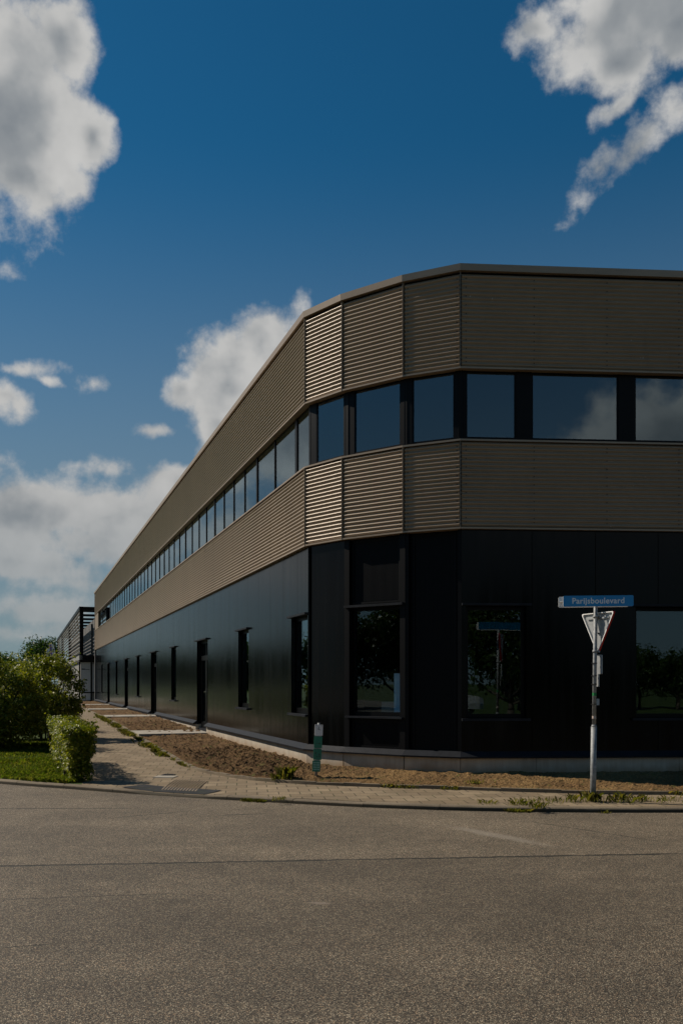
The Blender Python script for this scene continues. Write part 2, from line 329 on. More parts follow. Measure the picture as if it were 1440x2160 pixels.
# ------------------------------------------------------------------ mesh helpers
class MB:
    def __init__(s): s.v = []; s.f = []; s.mi = []; s.smooth = []
    def face(s, idx, mi=0, sm=False): s.f.append(idx); s.mi.append(mi); s.smooth.append(sm)
    def poly(s, pts, mi=0):
        b = len(s.v); s.v += [tuple(p) for p in pts]; s.face(list(range(b, b + len(pts))), mi)
    def box8(s, p, mi=0):
        b = len(s.v); s.v += [tuple(q) for q in p]
        for q in ((0, 3, 2, 1), (4, 5, 6, 7), (0, 1, 5, 4), (1, 2, 6, 5), (2, 3, 7, 6), (3, 0, 4, 7)): s.face([b + i for i in q], mi)
    def box(s, c, size, rotz=0, mi=0):
        x, y, z = [k / 2 for k in size]; ca, sa = math.cos(rotz), math.sin(rotz)
        def T(a, b_, h): return (c[0] + a * ca - b_ * sa, c[1] + a * sa + b_ * ca, c[2] + h)
        s.box8([T(-x, -y, -z), T(x, -y, -z), T(x, y, -z), T(-x, y, -z), T(-x, -y, z), T(x, -y, z), T(x, y, z), T(-x, y, z)], mi)
    def tube(s, a, b, r0, r1=None, n=14, mi=0, caps=True):
        a, b = Vector(a), Vector(b); r1 = r0 if r1 is None else r1
        ax = (b - a).normalized(); u = ax.orthogonal().normalized(); w = ax.cross(u)
        k = len(s.v)
        for i in range(n):
            q = u * math.cos(2 * math.pi * i / n) + w * math.sin(2 * math.pi * i / n)
            s.v.append(tuple(a + q * r0)); s.v.append(tuple(b + q * r1))
        for i in range(n):
            j = (i + 1) % n; s.face([k + 2 * i, k + 2 * j, k + 2 * j + 1, k + 2 * i + 1], mi, True)
        if caps:
            s.face([k + 2 * i for i in range(n)][::-1], mi); s.face([k + 2 * i + 1 for i in range(n)], mi)
    def path(s, pts, rad, n=8, mi=0):
        for (a, b, r0, r1) in zip(pts[:-1], pts[1:], rad[:-1], rad[1:]): s.tube(a, b, r0, r1, n, mi)
    def build(s, name, mats, parent=None, loc=None):
        me = bpy.data.meshes.new(name)
        off = Vector((0, 0, 0))
        if parent is not None:
            q = parent
            while q is not None: off += q.location; q = q.parent
        elif loc is not None: off = Vector(loc)
        me.from_pydata([(x - off.x, y - off.y, z - off.z) for x, y, z in s.v], [], s.f)
        for m in (mats if isinstance(mats, (list, tuple)) else [mats]): me.materials.append(MAT[m])
        me.polygons.foreach_set('material_index', s.mi); me.polygons.foreach_set('use_smooth', s.smooth)
        me.update()
        o = bpy.data.objects.new(name, me); COL.objects.link(o)
        if parent is not None: o.parent = parent
        elif loc is not None: o.location = off
        return o

def tag(o, label=None, cat=None, group=None, kind=None):
    if label: o['label'] = label
    if cat: o['category'] = cat
    if group: o['group'] = group
    if kind: o['kind'] = kind
    return o
def empty(name, loc, label, cat, group=None):
    o = bpy.data.objects.new(name, None); COL.objects.link(o); o.location = loc; o.empty_display_size = 0.3
    return tag(o, label, cat, group)
def ssm(x): x = max(0.0, min(1.0, x)); return x * x * (3 - 2 * x)
def gz(x, y): return 0.06 + 0.24 * ssm((y - 15.0) / 20.0) if x < 0.5 else 0.06

class Frame:
    """a facade plane: t along it, n outwards, z up"""
    def __init__(s, a, b, out):
        s.o = Vector((*a, 0)); d = Vector((b[0] - a[0], b[1] - a[1], 0)); s.L = d.length; s.d = d.normalized()
        n = Vector((s.d.y, -s.d.x, 0)); s.n = n if n.dot(Vector((*out, 0))) > 0 else -n
    def P(s, t, n, z): return s.o + s.d * t + s.n * n + Vector((0, 0, z))
    def box(s, mb, t0, t1, n0, n1, z0, z1, mi=0):
        mb.box8([s.P(t0, n0, z0), s.P(t1, n0, z0), s.P(t1, n1, z0), s.P(t0, n1, z0), s.P(t0, n0, z1), s.P(t1, n0, z1), s.P(t1, n1, z1), s.P(t0, n1, z1)], mi)
    def ring(s, mb, t0, t1, n0, n1, z0, z1, w, wb=None, mi=0):
        wb = w if wb is None else wb
        s.box(mb, t0, t0 + w, n0, n1, z0, z1, mi); s.box(mb, t1 - w, t1, n0, n1, z0, z1, mi)
        s.box(mb, t0 + w, t1 - w, n0, n1, z0, z0 + wb, mi); s.box(mb, t0 + w, t1 - w, n0, n1, z1 - w, z1, mi)
def wall(mb, F, t0, t1, z0, z1, n0, n1, openings=(), joints=(), gap=0.009, gdepth=0.018):
    cuts = {t0, t1}
    for a, b, _, _ in openings: cuts |= {a, b}
    gaps = []
    for j in joints:
        if t0 + 0.02 < j < t1 - 0.02: cuts |= {j - gap / 2, j + gap / 2}; gaps.append(j)
    cuts = sorted(c for c in cuts if t0 - 1e-6 <= c <= t1 + 1e-6)
    for a, b in zip(cuts[:-1], cuts[1:]):
        m = (a + b) / 2; front = n1 - gdepth if any(abs(m - j) < gap / 2 for j in gaps) else n1
        segs = [(z0, z1)]
        for oa, ob, za, zb in openings:
            if oa < m < ob:
                ns = []
                for s0, s1 in segs:
                    if za > s0: ns.append((s0, min(za, s1)))
                    if zb < s1: ns.append((max(zb, s0), s1))
                segs = [q for q in ns if q[1] - q[0] > 1e-5]
        for s0, s1 in segs: F.box(mb, a, b, n0, front, s0, s1)
def sweep(mb, pts, prof, mi=0):
    """closed profile (n, z) swept along an open plan polyline, mitred"""
    pts = [Vector((p[0], p[1], 0)) for p in pts]; m = len(prof); rows = []
    for i, p in enumerate(pts):
        dd = [(pts[j + 1] - pts[j]).normalized() for j in (i - 1, i) if 0 <= j < len(pts) - 1]
        ns = [Vector((q.y, -q.x, 0)) for q in dd]
        n = sum(ns, Vector()).normalized(); k = 1 / max(0.3, n.dot(ns[0]))
        b = len(mb.v); rows.append(b)
        for a, z in prof: q = p + n * a * k; mb.v.append((q.x, q.y, z))
    for r0, r1 in zip(rows[:-1], rows[1:]):
        for j in range(m): k = (j + 1) % m; mb.face([r0 + j, r0 + k, r1 + k, r1 + j], mi)
    mb.face([rows[0] + j for j in range(m)], mi); mb.face([rows[-1] + j for j in range(m)][::-1], mi)
def resample(pts, step):
    out = [Vector((*pts[0], 0))]
    for a, b in zip(pts[:-1], pts[1:]):
        a, b = Vector((*a, 0)), Vector((*b, 0)); k = max(1, round((b - a).length / step))
        for i in range(1, k + 1): out.append(a.lerp(b, i / k))
    return out
def catmull(pts, per=8):
    P = [Vector((*p, 0)) for p in pts]; P = [P[0] * 2 - P[1]] + P + [P[-1] * 2 - P[-2]]; out = []
    for i in range(1, len(P) - 2):
        p0, p1, p2, p3 = P[i - 1:i + 3]
        for k in range(per):
            t = k / per
            out.append(0.5 * ((2 * p1) + (p2 - p0) * t + (2 * p0 - 5 * p1 + 4 * p2 - p3) * t * t + (3 * p1 - p0 - 3 * p2 + p3) * t ** 3))
    out.append(P[-2]); return out

# ------------------------------------------------------------------ plan of the corner
C_END = (-17.79, 65.0); C0 = (-0.636, 15.98); C1 = (0.016, 15.28); C2 = (0.997, 14.57); C3 = (1.868, 14.17); R_END = (25.868, 15.90)
FL = Frame(C0, C_END, (-1, -0.3)); F1 = Frame(C0, C1, (-1, -1)); F2 = Frame(C1, C2, (-1, -1)); F3 = Frame(C2, C3, (-1, -1)); FR = Frame(C3, R_END, (0, -1))
PLAN = [C_END, C0, C1, C2, C3, R_END]

# ------------------------------------------------------------------ ground
def sheet(name, x0, x1, y0, y1, z, mat, nx=1, ny=1):
    mb = MB()
    for i in range(nx + 1):
        for j in range(ny + 1): mb.v.append((x0 + (x1 - x0) * i / nx, y0 + (y1 - y0) * j / ny, z))
    for i in range(nx):
        for j in range(ny): a = i * (ny + 1) + j; mb.face([a, a + ny + 1, a + ny + 2, a + 1])
    return tag(mb.build(name, mat), kind='structure')
sheet('ground', -2500, 2500, -2500, 2500, -0.06, 'lawn_ground', 4, 4)
sheet('road', -90, 90, -9, 45, 0.0, 'asphalt', 1, 1)

ROAD_EDGE = [(-48, 40), (-20, 23.2), (-9, 16.6), (-5.47, 14.44), (-4.1, 13.7), (-3.12, 13.16), (-1.96, 12.6), (-1.03, 12.2), (-0.04, 11.8), (0.7, 11.56), (1.67, 11.34), (2.9, 11.22), (4.24, 11.2), (12, 11.3), (40, 13.0)]
RE = catmull(ROAD_EDGE, 6)
def offset_line(P, d):
    out = []
    for i, p in enumerate(P):
        t = (P[min(i + 1, len(P) - 1)] - P[max(i - 1, 0)]).normalized(); out.append(p + Vector((-t.y, t.x, 0)) * d)
    return out
KERB_W = 0.14
def kerb_h(x): return 0.055 - 0.038 * ssm(1.5 - abs(x + 2.45) / 0.62)
mb = MB()                                               # kerb stones, 1 m each with open joints
arc = [0.0]
for a, b in zip(RE[:-1], RE[1:]): arc.append(arc[-1] + (b - a).length)
def at_arc(s):
    for i in range(len(arc) - 1):
        if arc[i + 1] >= s: f = (s - arc[i]) / (arc[i + 1] - arc[i]); return RE[i].lerp(RE[i + 1], f), (RE[i + 1] - RE[i]).normalized()
    return RE[-1], (RE[-1] - RE[-2]).normalized()
s = 0.0; rk = random.Random(3)
while s < arc[-1] - 1.0:
    rows = []; lift = rk.uniform(-0.004, 0.004)
    for k in range(5):
        p, t = at_arc(s + 0.003 + 0.994 * k / 4); n = Vector((-t.y, t.x, 0)); h = kerb_h(p.x) + lift
        rows.append([(p, -0.03), (p + n * 0.012, h - 0.014), (p + n * 0.028, h), (p + n * KERB_W, h + 0.003), (p + n * KERB_W, -0.03)])
    base = len(mb.v)
    for r in rows: mb.v += [(q.x, q.y, z) for q, z in r]
    for k in range(4):
        for j in range(4): a = base + k * 5 + j; mb.face([a, a + 5, a + 6, a + 1])
    mb.face([base + j for j in range(5)]); mb.face([base + 20 + j for j in range(5)][::-1])
    s += 1.0
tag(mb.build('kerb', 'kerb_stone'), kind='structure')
KB = offset_line(RE, KERB_W + 0.002)

def fl_pt(t, off): p = FL.P(t, off, 0); return (p.x, p.y)
EDGE = [fl_pt(t, 1.85) for t in (60, 52, 45, 38, 32, 26, 20, 16, 12, 9, 6.5, 4.5)] + [(-3.05, 17.2), (-2.56, 15.95), (-2.1, 15.2), (-1.7, 14.68), (-1.23, 14.25), (-0.6, 13.85), (0.28, 13.52), (1.53, 13.17), (3.09, 12.72), (4.74, 12.52), (12, 12.45), (40, 14.1)]
INNER = [fl_pt(t, 3.75) for t in (60, 52, 45, 38, 32, 26, 20, 16, 12, 9, 6.5, 4.5)] + [(-4.85, 16.5), (-4.3, 14.95), (-4.0, 13.86), (-3.05, 13.34), (-2.0, 12.83), (-1.0, 12.38), (0.0, 11.98), (1.45, 11.58), (3.0, 11.41), (4.7, 11.41), (12, 11.52), (40, 13.2)]
# paving follows the true back of the kerb on the road side
def snap_kb(p):
    q = min(KB, key=lambda k: (k.x - p[0]) ** 2 + (k.y - p[1]) ** 2); i = KB.index(q)
    best = q; bd = 9
    for a, b in ((KB[max(i - 1, 0)], q), (q, KB[min(i + 1, len(KB) - 1)])):
        ab = b - a
        if ab.length < 1e-6: continue
        f = max(0, min(1, (Vector((*p, 0)) - a).dot(ab) / ab.length_squared)); c = a + ab * f
        dd = (c - Vector((*p, 0))).length
        if dd < bd: bd = dd; best = c
    return best
def lerp_pairs(A, B, step):
    for i in range(len(A) - 1):
        a0, a1, b0, b1 = [Vector((*q, 0)) for q in (A[i], A[i + 1], B[i], B[i + 1])]
        k = max(1, int(max((a1 - a0).length, (b1 - b0).length) / step))
        for j in range(k): yield a0.lerp(a1, j / k), b0.lerp(b1, j / k), i + j / k
    yield Vector((*A[-1], 0)), Vector((*B[-1], 0)), len(A) - 1
mb = MB(); rows = []
for a, b, u in lerp_pairs(EDGE, INNER, 0.35):
    if u >= 14: b = snap_kb((b.x, b.y))
    r = []
    for k in range(7):
        p = a.lerp(b, k / 6); z = gz(p.x, p.y)
        if u >= 13.5:
            w = ssm((k / 6 - 0.35) / 0.65); z = z * (1 - w) + (kerb_h(b.x) + 0.004) * w
        mb.v.append((p.x, p.y, z)); r.append(len(mb.v) - 1)
    rows.append(r)
for r0, r1 in zip(rows[:-1], rows[1:]):
    for k in range(6): mb.face([r0[k], r0[k + 1], r1[k + 1], r1[k]])
tag(mb.build('pavement', 'paving_tiles'), kind='structure')
# forecourt before the slatted building
mb = MB(); mb.poly([(*fl_pt(52.3, 0.3), 0.302), (*fl_pt(52.3, 6), 0.302), (*fl_pt(70, 6), 0.302), (*fl_pt(70, -0.2), 0.302)])
tag(mb.build('forecourt', 'concrete_slab'), kind='structure')
# edging stones along the bed
mb = MB(); EP = catmull(EDGE, 4); prev = None
EPo = offset_line(EP, -0.0); EPi = offset_line(EP, 0.075)
for i in range(len(EP) - 1):
    za, zb = gz(EP[i].x, EP[i].y), gz(EP[i + 1].x, EP[i + 1].y)
    a, b, c, d_ = EP[i], EP[i + 1], EPi[i + 1], EPi[i]; h = 0.045 + 0.006 * math.sin(i * 1.7)
    mb.box8([(a.x, a.y, za - 0.05), (b.x, b.y, zb - 0.05), (c.x, c.y, zb - 0.05), (d_.x, d_.y, za - 0.05), (a.x, a.y, za + h), (b.x, b.y, zb + h), (c.x, c.y, zb + h), (d_.x, d_.y, za + h)])
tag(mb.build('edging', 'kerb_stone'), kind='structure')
# dark slabs at the dropped kerb, tactile tiles
mb = MB()
DP = [(-3.22, 13.42), (-3.0, 13.74), (-1.86, 13.12), (-2.0, 12.95), (-1.84, 12.72), (-2.4, 13.0)]
DP = [(-3.28, 13.44), (-3.02, 13.80), (-1.74, 13.16), (-1.93, 12.79)]
mb.poly([(x, y, 0.0) for x, y in DP])
def pave_z(x, y):
    b = snap_kb((x, y)); dist = math.hypot(x - b.x, y - b.y); w = 1 - ssm(dist / 0.9)
    return gz(x, y) * (1 - w) + (kerb_h(b.x) + 0.004) * w
mb = MB(); nu, nv = 16, 6
for i in range(nu + 1):
    for j in range(nv + 1):
        a = Vector(DP[0]).lerp(Vector(DP[3]), i / nu); b = Vector(DP[1]).lerp(Vector(DP[2]), i / nu); p = a.lerp(b, j / nv)
        mb.v.append((p.x, p.y, pave_z(p.x, p.y) + 0.008))
for i in range(nu):
    for j in range(nv): a = i * (nv + 1) + j; mb.face([a, a + nv + 1, a + nv + 2, a + 1])
tag(mb.build('dark_slabs', 'dark_tiles'), kind='structure')
mb = MB()
for k in range(12):
    x = -2.66 + 0.048 * k
    for j in range(6):
        y0, y1 = 13.36 + .19 * j - .02 * k, 13.36 + .19 * (j + 1) - .004 - .02 * k; za, zb = pave_z(x, y0), pave_z(x, y1)
        mb.box8([(x - .012, y0, za - .01), (x + .012, y0, za - .01), (x + .012, y1, zb - .01), (x - .012, y1, zb - .01), (x - .009, y0, za + .009), (x + .009, y0, za + .009), (x + .009, y1, zb + .009), (x - .009, y1, zb + .009)])
tag(mb.build('tactile_paving', 'tactile_tile'), kind='structure')

# soil bed, finely broken up near the camera
WALLP = [fl_pt(t, -0.02) for t in (52, 45, 38, 32, 26, 20, 16, 12, 9, 6.5, 4.5)] + [fl_pt(1.6, -0.02), fl_pt(0.8, -0.02), fl_pt(0.3, -0.02), (C0[0], C0[1]), (-0.45, 15.78), (-0.17, 15.48), (0.2, 15.15), (1.45, 14.36), (3.05, 14.26), (4.75, 14.38), (12, 14.9), (25, 15.84)]
EDGE_S = [fl_pt(t, 1.80) for t in (52, 45, 38, 32, 26, 20, 16, 12, 9, 6.5, 4.5)] + [(-3.0, 17.22), (-2.5, 15.98), (-2.05, 15.24), (-1.66, 14.73), (-1.2, 14.31), (-0.57, 13.91), (0.3, 13.58), (1.55, 13.23), (3.1, 12.78), (4.75, 12.58), (12, 12.51), (25, 13.2)]
def soil_z(p, f, u, slabs=True):
    zw = 0.195 + 0.07 * ssm((9 - u) / 7 + 0.15) if u < 12 else 0.20
    z0 = gz(p.x, p.y) + 0.028
    z = z0 + (max(zw, z0 + 0.02) - z0) * ssm(f * 1.15)
    q = Vector((p.x, p.y, 0)); e = min(1.0, f * 9, 1.0)
    rough = 1.0 if p.x < -1.2 else 1.0 - 0.52 * ssm((p.x + 1.2) / 1.2)
    n = noise.fractal(q * 2.3, 0.9, 2.1, 4) * 0.028 + max(0.0, noise.noise(q * 6.5)) ** 1.5 * 0.075 + max(0.0, noise.noise(q * 13.0 + Vector((3, 1, 0)))) * 0.045 + abs(noise.noise(q * 24.0)) * 0.045 + noise.noise(q * 50.0) * 0.012
    return z + (n - 0.012) * e * rough
mb = MB(); rows = []
def soil_rows():
    A, B = EDGE_S, WALLP
    for i in range(len(A) - 1):
        a0, a1, b0, b1 = [Vector((*q, 0)) for q in (A[i], A[i + 1], B[i], B[i + 1])]
        L = max((a1 - a0).length, (b1 - b0).length); dist = min(a0.y, a1.y)
        st = 0.024 if dist < 19 and abs(a0.x) < 6 else (0.06 if dist < 30 else 0.2)
        k = max(1, int(L / st))
        for j in range(k): yield a0.lerp(a1, j / k), b0.lerp(b1, j / k), i + j / k
NS = 76
for a, b, u in soil_rows():
    r = []
    for k in range(NS + 1):
        p = a.lerp(b, k / NS); r.append(len(mb.v)); mb.v.append((p.x, p.y, soil_z(p, k / NS, u)))
    rows.append(r)
for r0, r1 in zip(rows[:-1], rows[1:]):
    for k in range(NS): mb.face([r0[k], r0[k + 1], r1[k + 1], r1[k]], 0, False)
tag(mb.build('soil_bed', 'soil'), kind='structure')
DOORS = [10.25, 20.55, 30.75, 41.0]
WINS = [5.1, 15.5, 25.75, 35.9, 46.0]
for t in DOORS:                                         # slab from the path to each door
    mb = MB(); FL.box(mb, t - 0.95, t + 0.95, -0.30, 1.82, 0.20, gz(-5, FL.P(t, 1, 0).y) + 0.075)
    tag(mb.build('door_path', 'concrete_slab'), kind='structure')

# lawn
LK = [p for p in KB if p.x <= -3.9][::-1]
def along(P, s):
    for a, b in zip(P[:-1], P[1:]):
        L = (b - a).length
        if s <= L: return a.lerp(b, s / L)
        s -= L
    return P[-1]
IL = [Vector((-3.98, 13.84, 0))] + [Vector((*p, 0)) for p in INNER[:14][::-1]]
mb = MB(); rows = []
for i in range(61):
    s_ = (i / 60) ** 1.6 * 58; a = along(IL, s_); b = along(LK, s_); r = []
    for k in range(25):
        p = a.lerp(b, k / 24); r.append(len(mb.v)); mb.v.append((p.x, p.y, gz(p.x, p.y) + 0.004 * noise.noise(p * 2)))
    rows.append(r)
for r0, r1 in zip(rows[:-1], rows[1:]):
    for k in range(24): mb.face([r0[k], r0[k + 1], r1[k + 1], r1[k]])
tag(mb.build('lawn', 'lawn_ground'), kind='structure')

# ------------------------------------------------------------------ foliage tools
def quads_object(name, V, nper, mat, parent=None, loc=None):
    """V: (N, nper, 3) world coordinates, each row one face"""
    N = V.shape[0]; off = np.zeros(3)
    q = parent
    while q is not None: off = off + np.array(q.location); q = q.parent
    if parent is None and loc is not None: off = np.array(loc)
    me = bpy.data.meshes.new(name)
    co = (V.reshape(-1, 3) - off).astype(np.float32)
    me.vertices.add(N * nper); me.vertices.foreach_set('co', co.ravel())
    me.loops.add(N * nper); me.loops.foreach_set('vertex_index', np.arange(N * nper, dtype=np.int32))
    me.polygons.add(N); me.polygons.foreach_set('loop_start', np.arange(0, N * nper, nper, dtype=np.int32))
    me.update(calc_edges=True); me.materials.append(MAT[mat])
    o = bpy.data.objects.new(name, me); COL.objects.link(o)
    if parent is not None: o.parent = parent
    elif loc is not None: o.location = loc
    return o
def unit(v): return v / np.maximum(np.linalg.norm(v, axis=-1, keepdims=True), 1e-9)
def leaves(C, Nrm, size, rng, aspect=0.55):
    """leaf quads (diamonds) at C with facing Nrm"""
    n = len(C); r = unit(rng.normal(size=(n, 3))); a = unit(np.cross(Nrm, r)); b = np.cross(Nrm, a)
    L = (size * rng.uniform(0.65, 1.3, n))[:, None]
    fold = Nrm * L * 0.12
    return np.stack([C - a * L * 0.5, C + b * L * aspect * 0.5 + fold + a * L * 0.05, C + a * L * 0.5 - fold * 0.5, C - b * L * aspect * 0.5 + fold + a * L * 0.05], axis=1)
def crown(center, rad, clumps, per, cr, leaf, rng, shell=0.55, flat=1.0, up=0.35, low=-0.75):
    c = np.array(center); rad = np.array(rad); Vs = []
    for _ in range(clumps):
        while True:
            u = unit(rng.normal(size=3))
            if u[2] > low: break
        rr = rng.uniform(shell, 1.0) ** 0.6
        cc = c + u * rad * rr; r_ = cr * rng.uniform(0.6, 1.25); m = int(per * rng.uniform(0.6, 1.3))
        w = unit(rng.normal(size=(m, 3))) * (rng.uniform(0, 1, m) ** 0.45)[:, None] * r_
        w[:, 2] *= flat
        nr = unit(unit(w) * 0.8 + rng.normal(size=(m, 3)) * 0.55 + np.array([0, 0, up]))
        Vs.append(leaves(cc + w, nr, leaf, rng))
    return np.concatenate(Vs)
def tree(name, base, h, r, label, cat, group=None, seed=0, mat='tree_leaf', clumps=60, per=90, leaf=0.22, trunk=0.35):
    rng = np.random.default_rng(seed); rr = random.Random(seed)
    root = empty(name, base, label, cat, group); x, y, z = base
    mb = MB(); th = h * trunk
    top = (x + rr.uniform(-.2, .2), y + rr.uniform(-.2, .2), z + h * 0.72)
    mb.path([(x, y, z - 0.1), (x + .03, y, z + th * .5), (x, y + .04, z + th), top], [h * .028, h * .021, h * .018, h * .006], 10)
    for k in range(9):
        a = rr.uniform(0, 6.28); s0 = z + th * rr.uniform(.75, 1.5); e = rr.uniform(.5, .85) * r
        p0 = Vector((x, y, s0)); p2 = Vector((x + e * math.cos(a), y + e * math.sin(a), s0 + h * rr.uniform(.12, .32)))
        p1 = p0.lerp(p2, .5) + Vector((0, 0, -.03 * h)); mb.path([p0, p1, p2], [h * .010, h * .007, h * .003], 7)
    mb.build('trunk', 'bark', root)
    cz = z + th * .85 + (h - th * .85) / 2
    quads_object('crown', crown((x, y, cz), (r * .8, r * .8, (h - th * .85) / 2 * .85), clumps, per, r * .36, leaf, rng, shell=.35), 4, mat, root)
    return root
def copy_tree(root, loc, rz, sc, label, group):
    c = root.copy(); COL.objects.link(c); c.location = loc; c.rotation_euler = (0, 0, rz); c.scale = (sc, sc, sc * random.uniform(.9, 1.1))
    c['label'] = label
    if group: c['group'] = group
    for ch in list(root.children): k = ch.copy(); COL.objects.link(k); k.parent = c
    return c

# ------------------------------------------------------------------ the office building
bld = empty('office_building', (C0[0], C0[1], 0.0), 'two storey office with faceted corner, champagne corrugated bands over black cladding', 'building')
Z_SILL, Z_SOFFIT, Z_LOW_TOP, Z_RIB_TOP, Z_TOP = 0.52, 4.05, 5.46, 6.57, 8.20
PITCH = 0.068
def corrugated(F, t0, t1, z0, z1, screws):
    mb = MB(); prof = []; nr = int(round((z1 - z0) / PITCH)); pt = (z1 - z0) / nr
    base = [(0.0, -0.0135), (0.06, -0.0125), (0.13, -0.0092), (0.25, 0.0), (0.37, 0.0092), (0.44, 0.0125), (0.50, 0.0135), (0.56, 0.0125), (0.63, 0.0092), (0.75, 0.0), (0.87, -0.0092), (0.94, -0.0125)]
    for i in range(nr):
        for s_, a in base: prof.append((z0 + pt * (i + s_), a))
    prof.append((z1, -0.0135))
    nseg = max(1, int((t1 - t0) / 4.7)); ts = [t0 + (t1 - t0) * k / nseg for k in range(nseg + 1)]
    idx = []
    for t in ts:
        b = len(mb.v); idx.append(b); mb.v += [tuple(F.P(t, a, z)) for z, a in prof]
    for b0, b1 in zip(idx[:-1], idx[1:]):
        for j in range(len(prof) - 1): mb.face([b0 + j, b0 + j + 1, b1 + j + 1, b1 + j], 0, True)
    for t in screws:
        for i in range(nr):
            if i % 2 == 0 or i == nr - 1:
                z = z0 + pt * i + 0.003 + (pt if i == 0 else 0)
                F.box(mb, t - .0065, t + .0065, -.012, -.003, z - .0065, z + .0065, 1)
    mb.build('corrugated_cladding', ['champagne_steel', 'screw_dark'], bld)
bands = ((4.085, 5.415), (6.605, 8.055))
for z0, z1 in bands:
    corrugated(FL, 0.012, FL.L, z0, z1, [0.12 + 1.18 * k for k in range(9)])
    for F in (F1, F2, F3): corrugated(F, 0.030, F.L - 0.014, z0, z1, [0.075, F.L - 0.06])
    corrugated(FR, 0.020, FR.L, z0, z1, [0.09] + [1.18 * k for k in range(1, 6)])
# vertical fins at each fold of the cladding
for (A, B, Cc) in ((C_END, C0, C1), (C0, C1, C2), (C1, C2, C3), (C2, C3, R_END)):
    d1 = (Vector(B) - Vector(A)).normalized(); d2 = (Vector(Cc) - Vector(B)).normalized()
    nn = (Vector((d1.y, -d1.x)) + Vector((d2.y, -d2.x))).normalized(); tt = Vector((-nn.y, nn.x))
    for z0, z1 in ((4.055, 5.43), (6.575, 8.09)):
        mb = MB()
        def Q(a, b, z): return (B[0] + nn.x * a + tt.x * b, B[1] + nn.y * a + tt.y * b, z)
        mb.box8([Q(-.034, -.008, z0), Q(-.034, .008, z0), Q(-.016, .008, z0), Q(-.016, -.008, z0), Q(-.034, -.008, z1), Q(-.034, .008, z1), Q(-.016, .008, z1), Q(-.016, -.008, z1)])
        mb.box8([Q(-.016, -.003, z0), Q(-.016, .003, z0), Q(.027, .003, z0), Q(.027, -.003, z0), Q(-.016, -.003, z1), Q(-.016, .003, z1), Q(.027, .003, z1), Q(.027, -.003, z1)])
        mb.build('corner_fin', 'champagne_steel', bld)
mb = MB(); sweep(mb, PLAN, [(-.30, 8.20), (-.30, 8.10), (.005, 8.095), (.045, 8.095), (.05, 8.20)])
mb.build('parapet_cap', 'champagne_steel', bld)
for z0, z1, a in ((6.570, 6.598, .022), (5.432, 5.462, .026), (4.050, 4.078, .020)):
    mb = MB(); sweep(mb, PLAN, [(-.25, z0), (a, z0 - .004), (a, z1 - .006), (-.25, z1)]); mb.build('band_trim', 'champagne_steel', bld)
mb = MB()                                               # dark backing behind the corrugated bands
for z0, z1 in ((4.079, 5.431), (6.599, 8.094)): sweep(mb, PLAN, [(-.26, z0), (-.035, z0), (-.035, z1), (-.26, z1)])
mb.build('band_backing', 'black_frame', bld)

# ground storey wall, plinth, base flashing
NW = -0.06
def op_win(t, w=1.05): return (t - w / 2, t + w / 2, 1.06, 2.84)
def op_door(t): return (t - .83, t + .83, 0.0, 2.84)
opL = [(0.02, 1.12, 1.06, 2.84)] + [op_win(t) for t in WINS] + [op_door(t) for t in DOORS]
jL = [0.70 + 0.985 * k for k in range(52)]
jL = [j for j in jL if not any(a - .02 < j < b + .02 and False for a, b, _, _ in opL)]
opR = [(0.10, 1.07, 1.06, 2.84), (2.85, 4.27, 1.06, 2.84), (5.60, 7.02, 1.06, 2.84)]
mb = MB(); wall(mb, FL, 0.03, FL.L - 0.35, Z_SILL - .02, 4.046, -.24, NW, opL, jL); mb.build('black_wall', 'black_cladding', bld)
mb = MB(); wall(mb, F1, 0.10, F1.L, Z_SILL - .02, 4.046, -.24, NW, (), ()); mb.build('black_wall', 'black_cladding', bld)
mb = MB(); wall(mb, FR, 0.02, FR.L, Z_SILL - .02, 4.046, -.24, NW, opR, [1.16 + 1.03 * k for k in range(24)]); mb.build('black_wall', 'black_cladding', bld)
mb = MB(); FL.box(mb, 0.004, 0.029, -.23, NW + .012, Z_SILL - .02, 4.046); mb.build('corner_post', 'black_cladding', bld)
mb = MB()                                               # recessed bays on the second and third facet
F1.box(mb, 0.0, 0.098, -.24, NW - .05, Z_SILL - .02, 4.045)
for F in (F2,):
    F.box(mb, 0.0, 0.10, -.24, NW + .004, Z_SILL - .015, 4.046); F.box(mb, F.L - .10, F.L, -.24, NW + .004, Z_SILL - .015, 4.046)
    F.box(mb, 0.10, F.L - .10, -.24, -.13, 2.93, 4.046); F.box(mb, 0.10, F.L - .10, -.24, -.13, Z_SILL - .02, 1.03)
    F.ring(mb, 0.13, F.L - .13, -.129, -.115, 2.95, 4.02, .03); F.ring(mb, 0.13, F.L - .13, -.129, -.115, Z_SILL + .02, 1.0, .03)
F3.box(mb, 0.0, F3.L, -.24, -.15, Z_SILL - .02, 4.046)
F3.box(mb, 0.0, 0.07, -.149, NW, Z_SILL - .02, 4.046); F3.box(mb, F3.L - .06, F3.L, -.149, NW - .002, Z_SILL - .02, 4.046)
F3.ring(mb, 0.12, F3.L - .11, -.149, -.135, Z_SILL + .02, 4.02, .03)
for F, a, b, za, zb in ((F2, .17, F2.L - .17, 2.99, 3.98), (F2, .17, F2.L - .17, Z_SILL + .06, .96), (F3, .16, F3.L - .15, Z_SILL + .06, 3.98)):
    n0 = -.13 if F is F2 else -.15; k = int((b - a) / .022)
    for i in range(k): F.box(mb, a + .022 * i, a + .022 * i + .011, n0, n0 + .004, za, zb)
mb.build('recessed_bay_panel', 'black_ribbed', bld)
def wallp(F, a, b, jj): mb = MB(); wall(mb, F, a, b, -0.1, 0.425, -.30, -.022, (), jj, .010, .012); mb.build('plinth', 'plinth_concrete', bld)
